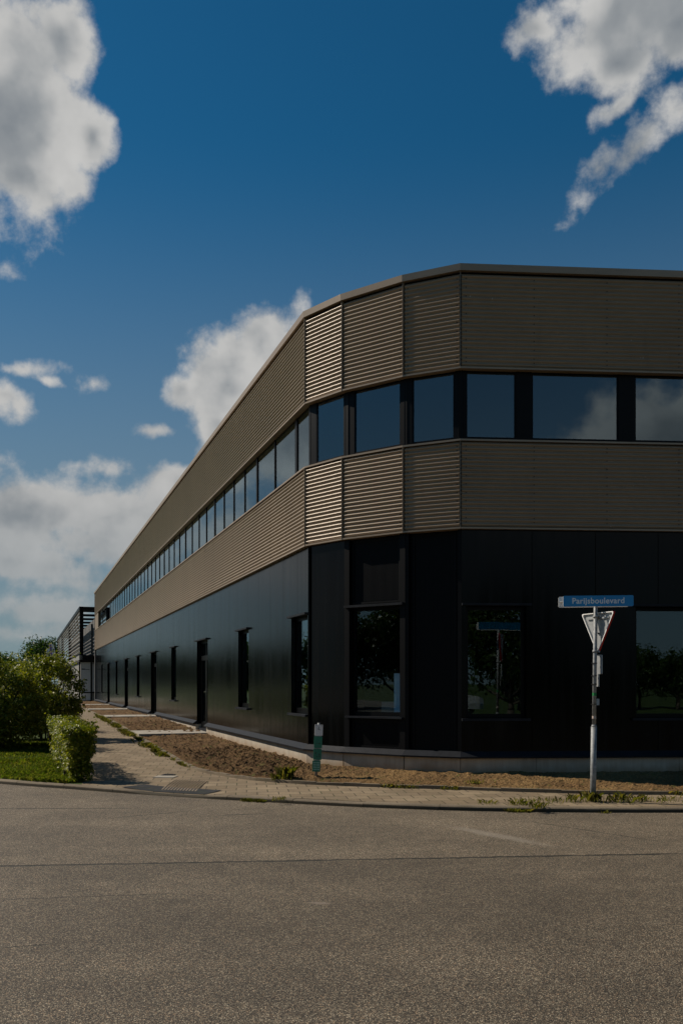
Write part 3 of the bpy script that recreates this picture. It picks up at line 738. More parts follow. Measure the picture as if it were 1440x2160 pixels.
jj_ = [1.75 + 2.4 * k for k in range(22)]; a = 0.0
for t in DOORS + [99]: wallp(FL, a, min(t - .83, FL.L - .35), jj_); a = t + .83
for F in (F1, F2, F3): wallp(F, 0.012, F.L - .012, ())
wallp(FR, 0.012, FR.L, [1.22, 3.55, 5.9, 8.3, 10.7])
mb = MB()                                               # sloped base flashing, interrupted at the doors
segs = []; a = FL.L - .35
for t in sorted(DOORS, reverse=True): segs.append((a, t + .84)); a = t - .84
prof = [(-.10, .432), (.050, .430), (.054, .455), (-.055, .535), (-.10, .535)]
for a0, a1 in segs: mb = MB(); sweep(mb, [tuple(FL.P(a0, 0, 0))[:2], tuple(FL.P(a1, 0, 0))[:2]], prof); mb.build('base_flashing', 'blue_black_trim', bld)
mb = MB()
sweep(mb, [tuple(FL.P(a, 0, 0))[:2], C0, C1, C2, C3, R_END], prof)
mb.build('base_flashing', 'blue_black_trim', bld)
def one(name, mat, F, *a):
    mb = MB(); F.box(mb, *a); return mb.build(name, mat, bld)
for a, b, z0, z1 in opL + opR:                          # drip caps above and sills below openings
    F = FL if (a, b, z0, z1) in opL else FR
    e0 = 0.0 if a < .05 else .07
    one('drip_cap', 'blue_black_trim', F, a - e0, b + .07, -.11, .012, 2.842, 2.878)
    if z0 > .5: one('sill', 'blue_black_trim', F, a - e0, b + .06, -.24, .006, 1.018, 1.058)
one('drip_cap', 'blue_black_trim', F2, 0.03, F2.L - .02, -.2, .012, 2.888, 2.928); one('sill', 'blue_black_trim', F2, 0.05, F2.L - .03, -.2, .010, 1.032, 1.062)
mb = MB(); FL.box(mb, FL.L - .34, FL.L, -.3, .002, .15, 4.046); mb.build('end_pilaster', 'grey_render', bld)

def window(F, t0, t1, z0, z1, n, fr, frame_mat='black_frame', glass_mat='ground_glass', bars=(), bb=None):
    mb = MB(); F.ring(mb, t0, t1, n - .06, n, z0, z1, fr, bb)
    for b in bars: F.box(mb, b - .035, b + .035, n - .06, n, z0 + fr, z1 - fr)
    o = mb.build('window', frame_mat, bld)
    e = [t0 + fr] + [q for b in bars for q in (b - .035, b + .035)] + [t1 - fr]
    for a, b in zip(e[0::2], e[1::2]):
        mb = MB(); F.box(mb, a, b, n - .024, n - .014, z0 + (bb or fr), z1 - fr); mb.build('pane', glass_mat, o)
    return o
for a, b, z0, z1 in opL:
    if z0 > .5: window(FL, a + .003, b - .003, z0 + .004, z1 - .004, -.15, .06, bb=.09)
for a, b, z0, z1 in opR: window(FR, a + .003, b - .003, z0 + .004, z1 - .004, -.17, .055, bb=.06)
window(F2, 0.103, F2.L - .103, 1.066, 2.885, -.16, .05, bb=.07)
for t in DOORS:
    mb = MB(); z0, z1, n = .33, 2.835, -.18
    a, b = t - .825, t + .825
    FL.ring(mb, a, b, n - .06, n, z0, z1, .06, .07)
    FL.box(mb, a + .06, b - .06, n - .06, n + .004, 2.34, 2.42)
    FL.box(mb, t - .03, t + .03, n - .06, n + .003, 2.42, 2.775); FL.box(mb, t - .055, t + .055, n - .06, n + .003, z0 + .07, 2.34)
    for q0, q1 in ((a + .06, t - .055), (t + .055, b - .06)): FL.ring(mb, q0, q1, n - .055, n + .006, z0 + .07, 2.34, .055, .10)
    dr = mb.build('door', 'black_frame', bld)
    for q0, q1, za, zb in ((a + .115, t - .11, z0 + .17, 2.285), (t + .11, b - .115, z0 + .17, 2.285), (a + .06, t - .03, 2.42, 2.775), (t + .03, b - .06, 2.42, 2.775)):
        mb = MB(); FL.box(mb, q0, q1, n - .042, n - .030, za, zb); mb.build('pane', 'ground_glass', dr)
    mb = MB(); FL.box(mb, t - .095, t - .065, n + .006, n + .016, 1.20, 1.50)
    for sgn in (-1, 1):
        FL.box(mb, t - .09 if sgn > 0 else t - .21, t + .05 if sgn > 0 else t - .07, n + .045, n + .06, 1.37, 1.39)
    FL.box(mb, t - .088, t - .072, n + .016, n + .06, 1.372, 1.388); mb.build('handle', 'steel_handle', dr)
    mb = MB(); FL.box(mb, a, b, -.30, -.10, .20, .325); mb.build('threshold', 'blue_black_trim', dr)
# ribbon of windows on the upper storey
def ribbon(F, cuts, n=-.10):
    """cuts: (t, width) of each mullion; panes lie between neighbours"""
    for t, w in cuts:
        mb = MB(); F.box(mb, t - w / 2, t + w / 2, n - .10, n + .006, 5.464, 6.566); mb.build('mullion', 'black_frame', bld)
    for (ta, wa), (tb, wb) in zip(cuts[:-1], cuts[1:]):
        a, b = ta + wa / 2 + .002, tb - wb / 2 - .002
        if b - a > .25: window(F, a, b, 5.466, 6.560, n, .018, glass_mat='window_glass', bb=.055)
cl_ = [(0.06, .10), (0.93, .12), (2.47, .035)]
t = 3.97
while t < 40:
    cl_.append((t, .085))
    if t + 4.65 < 42: cl_ += [(t + 1.18, .026), (t + 2.34, .026), (t + 3.50, .026)]
    t += 4.70
cl_ = [c for c in cl_ if c[0] < 40.4] + [(40.5, .3), (43.2, .05), (46.0, .05), (48.76, .1)]
ribbon(FL, cl_)
ribbon(F1, [(.09, .18), (F1.L - .01, .10)]); ribbon(F2, [(.08, .20), (F2.L - .05, .12)]); ribbon(F3, [(.05, .14), (F3.L - .06, .14)])
rc = [(.05, .12), (1.04, .26)]; t = 2.715
while t < 23: rc.append((t, .27)); t += 1.675
ribbon(FR, rc)
mb = MB(); FL.box(mb, 48.82, FL.L, -.26, -.02, 5.463, 6.569); mb.build('end_infill', 'champagne_steel', bld)
# shell that closes the building: roof, floors, back walls
BACK = [(26.4, 62.0), (-17.0, 66.0)]
IN = [tuple(FL.P(FL.L, -.31, 0))[:2], tuple(FL.P(.1, -.34, 0))[:2], tuple(F2.P(.1, -.42, 0))[:2], tuple(F3.P(.1, -.42, 0))[:2], tuple(FR.P(.2, -.34, 0))[:2], tuple(FR.P(FR.L, -.31, 0))[:2]] + BACK
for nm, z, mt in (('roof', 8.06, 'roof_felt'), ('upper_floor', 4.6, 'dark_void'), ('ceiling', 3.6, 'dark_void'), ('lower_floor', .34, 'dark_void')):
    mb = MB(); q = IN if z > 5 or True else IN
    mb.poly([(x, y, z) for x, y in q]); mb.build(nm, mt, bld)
mb = MB()
for a, b in ((R_END, BACK[0]), (BACK[0], BACK[1]), (BACK[1], C_END)): mb.poly([(*a, -.1), (*b, -.1), (*b, 8.1), (*a, 8.1)])
mb.build('rear_wall', 'grey_render', bld)
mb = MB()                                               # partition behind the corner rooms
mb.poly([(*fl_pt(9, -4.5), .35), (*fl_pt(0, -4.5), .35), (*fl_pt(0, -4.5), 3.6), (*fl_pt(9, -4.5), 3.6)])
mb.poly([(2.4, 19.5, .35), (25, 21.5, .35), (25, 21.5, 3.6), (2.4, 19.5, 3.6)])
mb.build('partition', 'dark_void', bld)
bd = MB(); F2.box(bd, .80, F2.L - .115, -.40, -.37, 1.07, 1.78); bo = bd.build('notice_board', 'pale_blue_board', None, loc=tuple(F2.P(.9, -.38, 1.07)))
tag(bo, 'pale blue board leaning inside the ground floor corner window', 'board')
bd = MB(); F2.box(bd, .42, F2.L - .115, -.62, -.56, .34, 1.30); bo = bd.build('low_cabinet', 'interior_wall', None, loc=tuple(F2.P(.8, -.59, .34)))
tag(bo, 'low beige cabinet behind the corner window, beside the pale blue board', 'cabinet')

# ------------------------------------------------------------------ slatted neighbour at the far end
nb = empty('slatted_office', (*fl_pt(53.2, .9), .3), 'black framed office with horizontal grey slats overhanging a white ground floor', 'building')
FN = Frame(fl_pt(53.0, .97), fl_pt(103.0, .97), (-1, -.3))
FE = Frame(fl_pt(53.0, .97), fl_pt(53.0, -2.6), (-.2, -1))
mb = MB()
for t in (0.12, 18.0, 35.5, 49.9): FN.box(mb, t - .12, t + .12, -.24, 0.0, 3.72, 7.02)
FN.box(mb, 0, 50, -.26, .03, 7.02, 7.26)
FE.box(mb, .0, .26, -.24, -.001, 3.72, 7.02)
FE.box(mb, .05, 3.5, -.3, .002, 7.02, 7.255); FE.box(mb, .05, 3.5, -.4, .0, 3.36, 3.72)
mb.build('steel_frame', 'black_frame', nb)
mb = MB()
for k in range(11): z = 3.98 + .285 * k; FN.box(mb, .25, 49.8, -.16, -.02, z, z + .05)
FN.box(mb, .0, 50, -.2, .04, 3.37, 3.70)
mb.build('slat_screen', 'slat_metal', nb)
mb = MB()
for k in range(10): FN.box(mb, 2.2 + 4.5 * k, 2.4 + 4.5 * k, -2.4, -.26, 7.04, 7.22)
mb.build('roof_beams', 'black_frame', nb)
mb = MB(); FN.box(mb, 2.5, 50, -3.4, -1.35, 3.3, 6.7); FN.box(mb, 6.2, 6.35, -1.35, -1.2, 3.75, 6.4); mb.build('upper_wall', 'grey_render', nb)
mb = MB(); FN.box(mb, .3, 50, -2.6, .02, 3.22, 3.36); mb.build('soffit', 'dark_void', nb)
mb = MB(); FN.box(mb, .62, 50, -3.4, -.12, .25, 3.22); mb.build('lower_wall', 'slat_metal', nb)
mb = MB()
FE.box(mb, .10, .80, -.55, -.50, 1.02, 3.2); FE.box(mb, .10, .80, -.55, -.50, .42, .93)
wp = mb.build('white_facade_panel', 'white_panel', nb)
mb = MB(); FE.box(mb, .16, .72, -.499, -.496, 2.66, 2.70); FE.box(mb, .16, .40, -.499, -.495, 2.68, 2.74); mb.build('lettering_line', 'mark_ink', wp)
mb = MB()
for q in (.02, .84, 1.30): FE.box(mb, q - .05, q + .05, -.6, -.45, .3, 3.3)
FE.box(mb, .07, .79, -.6, -.47, .93, 1.02); FE.box(mb, .89, 2.0, -.6, -.47, .93, 1.02)
mb.build('door_post', 'black_frame', nb)
mb = MB()
for k in range(5): FE.box(mb, .93 + .21 * k, 1.07 + .21 * k, -.55, -.52, 1.05, 3.1)
mb.build('glass_door', 'white_panel', nb)
def text_obj(body, size, M, mat, name, parent, ext=.002, bold=0.0, squeeze=1.0):
    cu = bpy.data.curves.new(name, 'FONT'); cu.body = body; cu.size = size; cu.align_x = 'CENTER'; cu.align_y = 'CENTER'; cu.extrude = ext; cu.offset = bold; cu.space_character = 1.06
    o = bpy.data.objects.new(name, cu); COL.objects.link(o)
    dg = bpy.context.evaluated_depsgraph_get(); me = bpy.data.meshes.new_from_object(o.evaluated_get(dg)); bpy.data.objects.remove(o)
    me.transform(Matrix.Scale(squeeze, 4, (1, 0, 0))); off = Vector(); q = parent
    while q is not None: off += q.location; q = q.parent
    me.transform(Matrix.Translation(-off) @ M); me.materials.clear(); me.materials.append(MAT[mat])
    o = bpy.data.objects.new(name, me); COL.objects.link(o); o.parent = parent
    return o
def face_matrix(c, right, out):
    r = Vector(right).normalized(); n = Vector(out).normalized(); u = n.cross(r)
    return Matrix(((r.x, u.x, n.x, c[0]), (r.y, u.y, n.y, c[1]), (r.z, u.z, n.z, c[2]), (0, 0, 0, 1)))
c = FE.P(.40, -.494, .68); text_obj('4', .36, face_matrix(c, FE.d, FE.n), 'mark_ink', 'house_number', nb)
# bollard before it
b_ = FL.P(46.5, 2.3, 0); bo = MB(); z = .30
bo.tube((b_.x, b_.y, z), (b_.x, b_.y, z + .62), .085, .085, 16); bo.tube((b_.x, b_.y, z + .62), (b_.x, b_.y, z + .72), .07, .07, 16); bo.tube((b_.x, b_.y, z + .72), (b_.x, b_.y, z + .86), .09, .05, 16)
tag(bo.build('bollard', 'iron', loc=(b_.x, b_.y, z)), 'short dark bollard on the soil before the white entrance panel', 'bollard')
# banners before the slats
for (t_, n_, mt, lab) in ((21.5, 1.6, 'purple_cloth', 'purple and white upright banner before the slatted screen'), (33.0, 1.6, 'white_cloth', 'pale upright banner farther along the slatted screen')):
    p = FN.P(t_, n_, 0); rt = empty('banner_flag', (p.x, p.y, .3), lab, 'banner')
    m_ = MB(); m_.tube((p.x, p.y, .3), (p.x, p.y, 5.5), .03, .015, 8); m_.build('flag_pole', 'galvanised', rt)
    m_ = MB(); n1 = 8
    for i in range(n1 + 1):
        z = 2.2 + 3.2 * i / n1; w = .62 * (1 - .35 * (i / n1) ** 3); m_.v += [(p.x + .02, p.y, z), (p.x + w * .5, p.y - .05 * math.sin(i), z), (p.x + w, p.y + .05 * math.sin(i * 1.3), z)]
    for i in range(n1):
        for j in range(2): a = i * 3 + j; m_.face([a, a + 1, a + 4, a + 3], 0 if j == 0 else 1, True)
    m_.build('banner_cloth', [mt, 'white_cloth'], rt)

# ------------------------------------------------------------------ street sign post
PX, PY = 3.305, 11.86
sp_ = empty('street_sign_post', (PX, PY, .06), 'leaning grey post carrying a blue street name sign and a give way sign', 'sign post')
LEAN = .0145
def pp(z, dx=0, dy=0): return Vector((PX + (z - .06) * LEAN + dx, PY + dy, z))
mb = MB(); mb.tube(pp(-.1), pp(1.04), .0385, .0385, 20); mb.tube(pp(1.04), pp(1.065), .0385, .027, 20); mb.build('lower_sleeve', 'galvanised', sp_)
mb = MB(); mb.tube(pp(1.05), pp(2.66), .0255, .0255, 18); mb.build('pole', 'galvanised', sp_)
def plate(name, c, right, out, w, h, mat, parent, th=.012, rad=.022, rim=None):
    r = Vector(right).normalized(); n = Vector(out).normalized(); u = n.cross(r); c = Vector(c); mb = MB()
    pts = []
    for sx_, sy_, a0 in ((1, 1, 0), (-1, 1, 90), (-1, -1, 180), (1, -1, 270)):
        for k in range(5): a = R(a0 + 22.5 * k); pts.append((sx_ * (w / 2 - rad) + rad * math.cos(a), sy_ * (h / 2 - rad) + rad * math.sin(a)))
    m = len(pts); b = len(mb.v)
    for zz in (-th / 2, th / 2): mb.v += [tuple(c + r * x + u * y + n * zz) for x, y in pts]
    mb.face([b + k for k in range(m)][::-1], 1); mb.face([b + m + k for k in range(m)], 0)
    for k in range(m): j = (k + 1) % m; mb.face([b + k, b + j, b + m + j, b + m + k], 1)
    return mb.build(name, [mat, rim or mat], parent)
def sdir(a): return Vector((math.cos(R(a)), math.sin(R(a)), 0)), Vector((math.sin(R(a)), -math.cos(R(a)), 0))
r_, o_ = sdir(-6.0); c = pp(2.69, .018, -.045)
np_ = plate('name_plate', c, r_, o_, .900, .143, 'sign_blue', sp_, .016, .018, 'sign_white')
text_obj('Parijsboulevard', .106, face_matrix(c + o_ * .0085, r_, o_), 'sign_white', 'lettering', np_, .001, .0022, .965)
r2, o2 = sdir(172.0); c2_ = pp(2.692, -.005, .105)
np2 = plate('rear_name_plate', c2_, r2, o2, .90, .143, 'sign_blue', sp_, .016, .018, 'sign_white')
mb = MB(); q0 = c2_ - o2 * .02
for s_ in (-1, 1): mb.tube(q0 + r2 * .44 * s_ + Vector((0, 0, .0)), q0 - r2 * .0, .006, .006, 6)
mb.build('plate_rail', 'galvanised', np2)
# give way sign seen from behind
rg, og = sdir(-64.0); og = -og                           # its face looks away to the right
gc = pp(2.27, .055, .035)
def tri(mb, c, r, n, w, h, z0, z1, inset=0.0, mi=0, cr=.02):
    up = Vector((0, 0, 1)); top = h / 2; P0 = []
    cs = [(-w / 2 + inset * 1.73, top - inset), (w / 2 - inset * 1.73, top - inset), (0, -h / 2 + inset * 2)]
    for i in range(3):
        a = Vector(cs[i]); p_ = Vector(cs[i - 1]); q_ = Vector(cs[(i + 1) % 3])
        e1 = (p_ - a).normalized(); e2 = (q_ - a).normalized()
        for f in (0, .25, .5, .75, 1): P0.append(a + e1 * cr * 1.6 * (1 - f) ** 1.6 + e2 * cr * 1.6 * f ** 1.6)
    m = len(P0); b = len(mb.v)
    for zz in (z0, z1): mb.v += [tuple(c + r * x + up * y + n * zz) for x, y in P0]
    return b, m
mb = MB(); b, m = tri(mb, gc, rg, og, .62, .545, 0.0, .004)
mb.face([b + k for k in range(m)], 0); mb.face([b + m + k for k in range(m)][::-1], 1)
for k in range(m): j = (k + 1) % m; mb.face([b + k, b + j, b + m + j, b + m + k], 2)
gw = mb.build('give_way_sign', ['sign_grey_back', 'sign_white', 'sign_red'], sp_)
mb = MB(); b, m = tri(mb, gc, rg, og, .62, .545, -.026, .006); b2, m2 = tri(mb, gc, rg, og, .62, .545, -.026, .006, .011)
for k in range(m):
    j = (k + 1) % m
    mb.face([b + k, b + j, b + m + j, b + m + k], 1); mb.face([b + k, b + j, b2 + j, b2 + k], 0); mb.face([b2 + k, b2 + j, b2 + m + j, b2 + m + k], 0)
mb.build('rim', ['sign_white', 'sign_red'], gw)
mb = MB(); b, m = tri(mb, gc, rg, og, .62, .545, .0065, .0066); b2, m2 = tri(mb, gc, rg, og, .62, .545, .0065, .0066, .06)
for k in range(m): j = (k + 1) % m; mb.face([b + m + k, b + m + j, b2 + m + j, b2 + m + k], 0)
mb.build('red_border', 'sign_red', gw)
mb = MB()
for z_ in (2.485, 2.03):
    mb.tube(pp(z_ - .014), pp(z_ + .014), .034, .034, 16)
    cc = pp(z_, .03, .03); mb.box(tuple(cc), (.09, .03, .026), R(-64))
mb.build('clamp', 'galvanised', sp_)
mb = MB()
for dz in (.20, .0, -.0):
    cc = gc + Vector((0, 0, dz)) - og * .012; mb.box(tuple(cc), (.40 if dz > .1 else .02, .018, .02), R(-64))
mb.build('stiffener', 'sign_grey_back', gw)
rs, os_ = sdir(-62.0)
sp1 = plate('supplementary_plate', pp(1.86, .062, .03), rs, -os_, .12, .255, 'sign_white', sp_, .012, .01, 'sign_grey_back')
sp2 = plate('small_white_plate', pp(1.648, .048, .02), rs, -os_, .05, .165, 'sticker_pale', sp_, .008, .006, 'sign_grey_back')
sp3 = plate('small_grey_plate', pp(1.365, .034, -.012), *sdir(-20), .055, .085, 'sign_grey_back', sp_, .006, .006)
mb = MB(); mb.tube(pp(1.446), pp(1.486), .0263, .0263, 18, caps=False); mb.build('green_sticker', 'sticker_green', sp_)
mb = MB(); mb.tube(pp(1.146), pp(1.180), .0263, .0263, 18, caps=False); mb.build('pale_sticker', 'sticker_pale', sp_)
mb = MB()
for z_ in (1.875, 1.71, 1.60, 1.335): mb.tube(pp(z_ - .006), pp(z_ + .006), .030, .030, 14); mb.box(tuple(pp(z_, -.036, -.006)), (.02, .012, .01))
mb.build('cable_strap', 'iron', sp_)

# ------------------------------------------------------------------ valve marker post
MX, MY = -0.405, 14.36
mk = empty('valve_marker_post', (MX, MY, .13), 'low post with one white and three green plates stacked on the soil', 'marker post')
mb = MB(); ML = .055
def mp_(z): return Vector((MX + (z - .13) * ML, MY, z))
mb.tube(mp_(.05), mp_(.98), .022, .022, 12); mb.build('post', 'galvanised', mk)
for i, (z_, nm, mt, h_) in enumerate(((.868, 'white_plate', 'marker_white', .176), (.676, 'green_plate', 'sign_green', .186), (.483, 'green_plate', 'sign_green', .175), (.295, 'green_plate', 'sign_green', .176))):
    rr_, oo_ = sdir(8.0); c = mp_(z_) + oo_ * .03 + Vector(((-.008 if i == 3 else 0), 0, 0))
    up_r = (rr_ + Vector((0, 0, -.04))).normalized()
    pl = plate(nm, c, up_r, oo_, .128, h_, mt, mk, .012, .006)
    mb = MB(); u_ = oo_.cross(up_r); f0 = c + oo_ * .0072
    def mark(x, y, w, h): mb.box8([f0 + up_r * (x + sx * w / 2) + u_ * (y + sy * h / 2) + oo_ * zz for zz in (0, .001) for sx, sy in ((-1, -1), (1, -1), (1, 1), (-1, 1))])
    if i == 0: mark(0, .03, .006, .05); mark(-.012, .015, .022, .005); mark(.014, .008, .022, .005); mark(-.045, .07, .010, .010); mark(.045, .07, .010, .010)
    elif i == 1: mark(.012, -.022, .012, .016); mark(.030, -.022, .010, .018); mark(-.02, -.02, .012, .012)
    elif i == 2: mark(-.03, .02, .02, .02); mark(.028, .0, .018, .022); mark(.028, -.03, .022, .014); mark(-.01, -.04, .014, .014)
    else:
        for yy in (.055, .02, -.016, -.052):
            for xx in (-.044, -.022, 0, .022, .044): mark(xx, yy, .012, .020)
    mb.build('plate_marks', 'mark_ink' if i < 3 else 'mark_pale', pl)
mb = MB()
for z_ in (.772, .580, .388): q = mp_(z_); mb.box((q.x, q.y - .02, q.z), (.10, .015, .012))
mb.build('plate_bracket', 'galvanised', mk)

# ------------------------------------------------------------------ drain cover in the path
dx_, dy_ = -2.93, 15.2; dz_ = gz(dx_, dy_)
dc = empty('drain_cover', (dx_, dy_, dz_), 'small square iron drain grate set in a pale slab in the path', 'drain')
mb = MB(); mb.box((dx_ + .02, dy_ - .28, dz_ + .004), (.34, .30, .012), R(-6)); mb.build('slab', 'concrete_slab', dc)
mb = MB(); mb.box((dx_, dy_, dz_ + .004), (.20, .26, .012), R(-6))
for k in range(5): mb.box((dx_ - .06 + .03 * k, dy_, dz_ + .013), (.013, .22, .008), R(-6))
mb.build('grate', 'iron', dc)

# ------------------------------------------------------------------ hedge, shrubs, trees
hd = empty('hedge', (-4.72, 15.7, .07), 'low clipped hedge beside the path mouth at the kerb', 'hedge')
A0, A1 = np.array([-4.12, 14.22]), np.array([-5.52, 17.75]); ax_ = (A1 - A0) / np.linalg.norm(A1 - A0); pr = np.array([ax_[1], -ax_[0]]); Lh = np.linalg.norm(A1 - A0)
rng = np.random.default_rng(5); N = 16000
s_ = rng.uniform(-.02, 1.02, N); w_ = rng.uniform(-1, 1, N); h_ = rng.uniform(0.02, 1, N)
face = rng.integers(0, 5, N)
w_ = np.where(face == 0, np.sign(w_) * rng.uniform(.75, 1.08, N), w_); h_ = np.where((face == 1), rng.uniform(.86, 1.06, N), h_); s_ = np.where(face == 2, rng.uniform(-.03, .06, N), s_); w_ = np.where(face == 3, rng.uniform(.75, 1.08, N), w_)
half = .205; hh = np.array([.84 + .05 * noise.noise((q * 4, 0, 2)) for q in s_])
wob_ = np.array([noise.noise((q * 9, z * 4, 5 + (2 if w > 0 else 0))) + .6 * noise.noise((q * 22, z * 9, 9 + w * 3)) for q, z, w in zip(s_, h_, w_)])
hw = half * (.80 + .32 * h_) * (1 + .42 * wob_)
xy = A0[None] + ax_[None] * (s_ * Lh)[:, None] + pr[None] * (w_ * hw)[:, None]
bz = np.array([gz(x, y) for x, y in xy])
Cn = np.column_stack([xy, bz + h_ * hh * (1 + .10 * wob_)])
keep = (h_ > .16) | (rng.uniform(0, 1, N) < .30); Cn = Cn[keep]; w2 = w_[keep]; h2 = h_[keep]
nr = unit(np.column_stack([pr[0] * w2, pr[1] * w2, .4 + h2 * .5]) + rng.normal(size=(len(Cn), 3)) * .55)
Vh = [leaves(Cn, nr, .052, rng, .62)]
for k in range(70):                                      # shoots past the clipped outline
    i = rng.integers(0, len(Cn)); p0 = Cn[i]
    if h2[i] < .5: continue
    d_ = unit(nr[i] + np.array([0, 0, .8])); m = 9; tt = rng.uniform(0, 1, m) * rng.uniform(.06, .17)
    Vh.append(leaves(p0 + d_ * tt[:, None] + rng.normal(size=(m, 3)) * .018, unit(rng.normal(size=(m, 3)) + np.array([0, 0, .4])), .048, rng, .6))
quads_object('foliage', np.concatenate(Vh), 4, 'hedge_leaf', hd)
mb = MB(); rr = random.Random(4)
for k in range(12): q = A0 + ax_ * Lh * (k + .5) / 12; mb.box((q[0], q[1], gz(*q) - .035), (.50, Lh / 12 + .02, .05), math.atan2(ax_[1], ax_[0]) - R(90))
for k in range(46):
    q = A0 + ax_ * rr.uniform(0, Lh) + pr * rr.uniform(-.18, .18); z0 = gz(*q)
    mb.tube((q[0], q[1], z0 - .03), (q[0] + rr.uniform(-.12, .12), q[1] + rr.uniform(-.12, .12), z0 + .6), .008, .004, 5)
mb.build('stems', 'bark', hd)

def shrub(base, h, rx, label, seed, clumps, per, group=None, leaf=.075, mat='shrub_leaf', sprigs=44):
    rng = np.random.default_rng(seed); rr = random.Random(seed); x, y, z = base
    root = empty('shrub', base, label, 'shrub', group); mb = MB()
    for k in range(16):
        a = rr.uniform(0, 6.28); e = rx * rr.uniform(.3, .75); p0 = Vector((x + .12 * math.cos(a), y + .12 * math.sin(a), z - .05))
        p2 = Vector((x + e * math.cos(a), y + e * math.sin(a), z + h * rr.uniform(.5, .85))); p1 = p0.lerp(p2, .5) + Vector((0, 0, .15 * h))
        mb.path([p0, p1, p2], [.022, .014, .006], 6)
    mb.build('branches', 'bark', root)
    V = [crown((x, y, z + h * .50), (rx * .82, rx * .82, h * .42), clumps, per, rx * .21, leaf, rng, shell=.5, low=-.95, up=.3), crown((x, y, z + h * .30), (rx * .84, rx * .84, h * .27), clumps // 2, per, rx * .20, leaf, rng, shell=.6, low=-.95, up=.3)]
    for k in range(sprigs):                              # young shoots that break the outline
        u = unit(rng.normal(size=3) + np.array([0, 0, .5])); p0 = np.array([x, y, z + h * .5]) + u * np.array([rx * .85, rx * .85, h * .42]); d_ = unit(u + np.array([0, 0, .5])); m = 14
        tt = rng.uniform(0, 1, m); L = rng.uniform(.15, .42)
        Cc = p0 + d_ * (tt * L)[:, None] + rng.normal(size=(m, 3)) * .03
        V.append(leaves(Cc, unit(rng.normal(size=(m, 3)) + np.array([0, 0, .4])), leaf * .9, rng))
    quads_object('foliage', np.concatenate(V), 4, mat, root); return root
def sz(x, y): return (x, y, gz(x, y) - .02)
shrub(sz(-8.0, 20.9), 2.32, 1.25, 'big rounded shrub on the lawn, nearest the road', 21, 150, 120)
shrub(sz(-7.72, 23.6), 2.42, 1.08, 'leafy shrub overhanging the path behind the low hedge', 22, 115, 110)
shrub(sz(-10.9, 23.4), 2.62, 1.4, 'broad shrub at the left edge behind the nearest shrub', 23, 110, 110)
shrub(sz(-9.5, 27.0), 2.25, 1.15, 'third shrub of the row along the path, partly hidden', 24, 90, 100)
shrub(sz(-12.1, 34.6), 1.0, .75, 'small low shrub beside the path beyond the taller shrubs', 25, 24, 120, leaf=.08)
# trees far behind the shrubs and across the roads (the latter seen mirrored in the glass)
GT = 'trees beyond the lawn'
T1 = tree('broadleaf_tree', (-40.5, 122, .0), 8.0, 3.0, 'tallest dark green tree left of the slatted building', 'tree', None, 31, clumps=70, per=110, leaf=.30)
T2 = tree('broadleaf_tree', (-33.5, 88, .0), 4.6, 2.4, 'low dark tree rising just behind the shrubs, right of the rest', 'tree', None, 32, clumps=50, per=90, leaf=.26, trunk=.2)
rl = random.Random(9)
for i in range(16):
    t_ = i / 15; x = -26 - 26 * t_ + rl.uniform(-2, 2); y = 66 + 22 * rl.random() - 34 * t_ + (12 if i % 2 else 0)
    copy_tree(T2, (x - (10 if x > -33 else 0), y, 0), rl.uniform(0, 6.28), rl.uniform(.95, 1.3), 'dark bushy tree in the hedge-like row beyond the lawn', GT)
for i in range(9):
    copy_tree(T1, (-62 + 4.5 * i + rl.uniform(-1, 1), 128 + rl.uniform(0, 14), 0), rl.uniform(0, 6.28), rl.uniform(.62, .8), 'dark distant tree low on the skyline at the left', 'distant skyline trees')
GR = 'trees across the road mirrored in the windows'
T3 = tree('street_tree', (11.9, -12.5, .0), 7.0, 3.0, 'leafy street tree across the road, mirrored in the dark corner window', 'tree', None, 41, clumps=80, per=120, leaf=.24, trunk=.10)
for i in range(13):
    copy_tree(T2, (17.5 + 2.3 * i + rl.uniform(-.5, .5), -27 - .5 * i + rl.uniform(-2, 2), 0), rl.uniform(0, 6.28), rl.uniform(.68, .9), 'dark leafy tree across the road, mirrored in the right hand windows', GR)
for i in range(12):
    copy_tree(T3, (-44 + rl.uniform(-3, 3), 14 - 3.2 * i, 0), rl.uniform(0, 6.28), rl.uniform(1.0, 1.25), 'dark leafy tree along the side road, mirrored in the corner glass', 'trees mirrored in the corner glass')
# parked car across the road, seen mirrored low in the dark window right of the corner
cr_ = empty('parked_car', (9.9, -18.2, 0), 'pale silver estate car parked across the road, mirrored low in the dark window', 'car')
def car_section(x):                                     # half widths and heights along the car
    pts_ = [(-2.15, .55, .80), (-2.05, .62, .98), (-1.2, .64, 1.05), (1.3, .64, 1.04), (2.1, .60, .92), (2.2, .55, .80)]
    for (xa, wa, ha), (xb, wb, hb) in zip(pts_[:-1], pts_[1:]):
        if xa <= x <= xb: f = (x - xa) / (xb - xa); return wa + (wb - wa) * f, ha + (hb - ha) * f
    return .55, .8
mb = MB(); rows = []
for i in range(17):
    x = -2.15 + 4.35 * i / 16; w, h = car_section(x); w *= 1.36; r = []
    for y, z in ((-w, .28), (-w * 1.02, .55), (-w * .97, h), (w * .97, h), (w * 1.02, .55), (w, .28)): r.append(len(mb.v)); mb.v.append((9.9 + x, -18.2 + y, z))
    rows.append(r)
for r0, r1 in zip(rows[:-1], rows[1:]):
    for k in range(6): j = (k + 1) % 6; mb.face([r0[k], r1[k], r1[j], r0[j]])
mb.face(rows[0]); mb.face(rows[-1][::-1])
mb.build('body', 'car_paint', cr_)
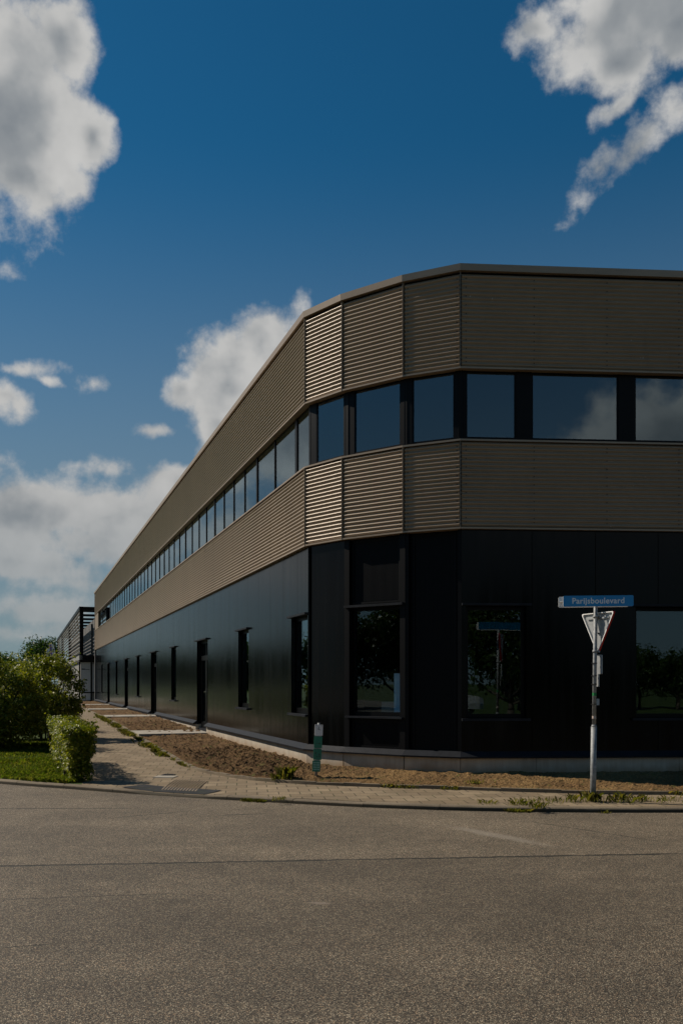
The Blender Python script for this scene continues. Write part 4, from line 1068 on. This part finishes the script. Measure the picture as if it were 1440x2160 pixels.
mb = MB(); mb.box8([(9.9 - 1.95, -18.98, 1.03), (9.9 + .95, -18.98, 1.03), (9.9 + .95, -17.42, 1.03), (9.9 - 1.95, -17.42, 1.03), (9.9 - 1.7, -18.8, 1.50), (9.9 + .25, -18.8, 1.50), (9.9 + .25, -17.6, 1.50), (9.9 - 1.7, -17.6, 1.50)])
mb.build('side_windows', 'car_rubber', cr_)
mb = MB(); mb.box((9.9 - .72, -18.2, 1.525), (2.0, 1.26, .05)); 
for x in (-1.83, -.75, .35): mb.box8([(9.9 + x - .04, -17.40, 1.04), (9.9 + x + .04, -17.40, 1.04), (9.9 + x + .04, -17.46, 1.04), (9.9 + x - .04, -17.46, 1.04), (9.9 + x * .95 - .04, -17.58, 1.51), (9.9 + x * .95 + .04, -17.58, 1.51), (9.9 + x * .95 + .04, -17.64, 1.51), (9.9 + x * .95 - .04, -17.64, 1.51)])
mb.build('roof', 'car_paint', cr_)
for x in (-1.35, 1.35):
    for y in (-.72, .72):
        mb = MB(); mb.tube((9.9 + x, -18.2 + y - .1, .31), (9.9 + x, -18.2 + y + .1, .31), .31, .31, 20); wh = mb.build('wheel', 'car_rubber', cr_)
        mb = MB(); mb.tube((9.9 + x, -18.2 + y - .105, .31), (9.9 + x, -18.2 + y + .105, .31), .19, .19, 16); mb.build('rim', 'steel_handle', wh)

# blue roofed shed behind the shrubs
sh = empty('shed', (-33.6, 97, 0), 'small shed with blue roof and white gable edge behind the shrubs', 'shed')
mb = MB(); mb.box((-33.3, 98, 1.5), (2.4, 3.0, 3.0)); mb.build('wall', 'light_render', sh)
mb = MB(); mb.box8([(-34.6, 96.4, 4.15), (-32.6, 96.4, 3.0), (-32.6, 99.6, 3.0), (-34.6, 99.6, 4.15), (-34.6, 96.4, 4.3), (-32.2, 96.4, 4.1), (-32.2, 99.6, 4.1), (-34.6, 99.6, 4.3)]); mb.build('roof', 'blue_sheet', sh)
mb = MB(); mb.box8([(-34.8, 96.3, 4.2), (-32.7, 96.3, 2.9), (-32.7, 96.38, 2.9), (-34.8, 96.38, 4.2), (-34.7, 96.3, 4.42), (-32.5, 96.3, 3.1), (-32.5, 96.38, 3.1), (-34.7, 96.38, 4.42)]); mb.build('gable_edge', 'white_panel', sh)

# ------------------------------------------------------------------ grass and weeds
def blades(P, L, lean, width, rng):
    n = len(P); a = rng.uniform(0, 2 * np.pi, n); d_ = np.column_stack([np.cos(a), np.sin(a), np.zeros(n)]); s_ = np.column_stack([-np.sin(a), np.cos(a), np.zeros(n)])
    L = (L * rng.uniform(.5, 1.3, n))[:, None]; ln = (lean * rng.uniform(.2, 1.2, n))[:, None]; w = width * rng.uniform(.7, 1.3, n)[:, None]
    mid = P + np.array([0, 0, 1]) * L * .6 + d_ * L * ln * .35; tip = P + np.array([0, 0, 1]) * L * (1 - .3 * ln) + d_ * L * ln
    return np.stack([P - s_ * w, P + s_ * w, mid + s_ * w * .7, tip, mid - s_ * w * .7], axis=1)
rng = np.random.default_rng(8)
pts = []
LKn = np.array([(p.x, p.y) for p in LK]); ILn = np.array([(p.x, p.y) for p in IL])
def lawn_pts(n, s0, s1):
    out = []
    for _ in range(n):
        s_ = s0 + (s1 - s0) * rng.random() ** .8; a = along(IL, s_); b = along(LK, s_ * rng.uniform(.92, 1.06)); f = rng.random(); p = a.lerp(b, f); out.append((p.x, p.y, gz(p.x, p.y) - .005))
    return np.array(out)
P1 = lawn_pts(42000, 0.25, 10.5)
hf = np.array([.55 + .9 * max(0, noise.noise((x * .9, y * .9, 1)) + .35) for x, y, _ in P1])
V = blades(P1, .075 * hf, .8, .0045, rng)
quads_object('grass', V, 5, 'grass_blade')['kind'] = 'stuff'
# weeds along the edges of kerb, edging and wall foot
def scatter_line(P, n, jitter, patch_seed, thr, zf):
    out = []; arc_ = [0]
    for a, b in zip(P[:-1], P[1:]): arc_.append(arc_[-1] + (b - a).length)
    while len(out) < n:
        p = along(P, rng.uniform(0, arc_[-1])); q = (p.x + rng.normal() * jitter, p.y + rng.normal() * jitter)
        if noise.noise((q[0] * 1.6, q[1] * 1.6, patch_seed)) > thr: out.append((q[0], q[1], zf(*q)))
    return np.array(out)
REn = [p for p in RE if -8 < p.x < 5.6]
KBn = offset_line(REn, -.012)
EN = [p for p in EP if p.y < 44 and p.x < 5.5]; ENo = offset_line(EN, -.03)
W = [blades(scatter_line(KBn, 1000, .022, 3.0, .26, lambda x, y: -.005), .055, 1.0, .003, rng),
     blades(scatter_line(ENo, 800, .03, 7.0, .30, lambda x, y: gz(x, y)), .07, 1.0, .0035, rng),
     blades(scatter_line([p for p in offset_line(EN, -.12) if 18 < p.y < 36], 2600, .07, 9.0, .02, lambda x, y: gz(x, y)), .095, .9, .0045, rng)]
def tuft(x, y, n, r, L, z=.06):
    p = np.column_stack([x + rng.normal(size=n) * r, y + rng.normal(size=n) * r, np.full(n, z)]); return blades(p, L, .8, .0035, rng)
for x, y, n, r, L in ((3.30, 11.80, 71, .055, .15), (3.62, 11.78, 82, .11, .12), (3.95, 11.80, 38, .07, .10), (4.3, 11.82, 33, .10, .08), (3.0, 11.8, 44, .09, .10), (2.75, 11.78, 33, .10, .07), (2.45, 11.72, 33, .10, .07), (2.3, 11.5, 60, .08, .08), (1.9, 11.6, 40, .06, .06),
                      (-.85, 11.95, 50, .06, .05), (2.45, 11.2, 60, .05, .08)):
    W.append(tuft(x, y, n, r, L))
quads_object('weeds', np.concatenate(W), 5, 'weed_blade')['kind'] = 'stuff'
# countable tufts standing on the soil
def plant(x, y, n, r, L, z, label):
    t_ = tuft(x, y, n, r, L, z); k_ = np.linspace(0, 6.28, 5, endpoint=False); base = np.column_stack([x + r * 1.2 * np.cos(k_), y + r * 1.2 * np.sin(k_), np.full(5, z + .004)])[None]
    o = quads_object('grass_tuft', np.concatenate([t_, base]), 5, 'weed_blade', None, (x, y, z)); tag(o, label, 'grass tuft')
plant(-.86, 14.27, 110, .05, .21, .10, 'tall grass tuft on the soil left of the marker post')
plant(-1.02, 14.20, 60, .05, .11, .09, 'low spreading weed just left of the tall grass tuft')
plant(2.0, 13.5, 60, .08, .06, .12, 'small green weed on the sandy soil before the black wall')
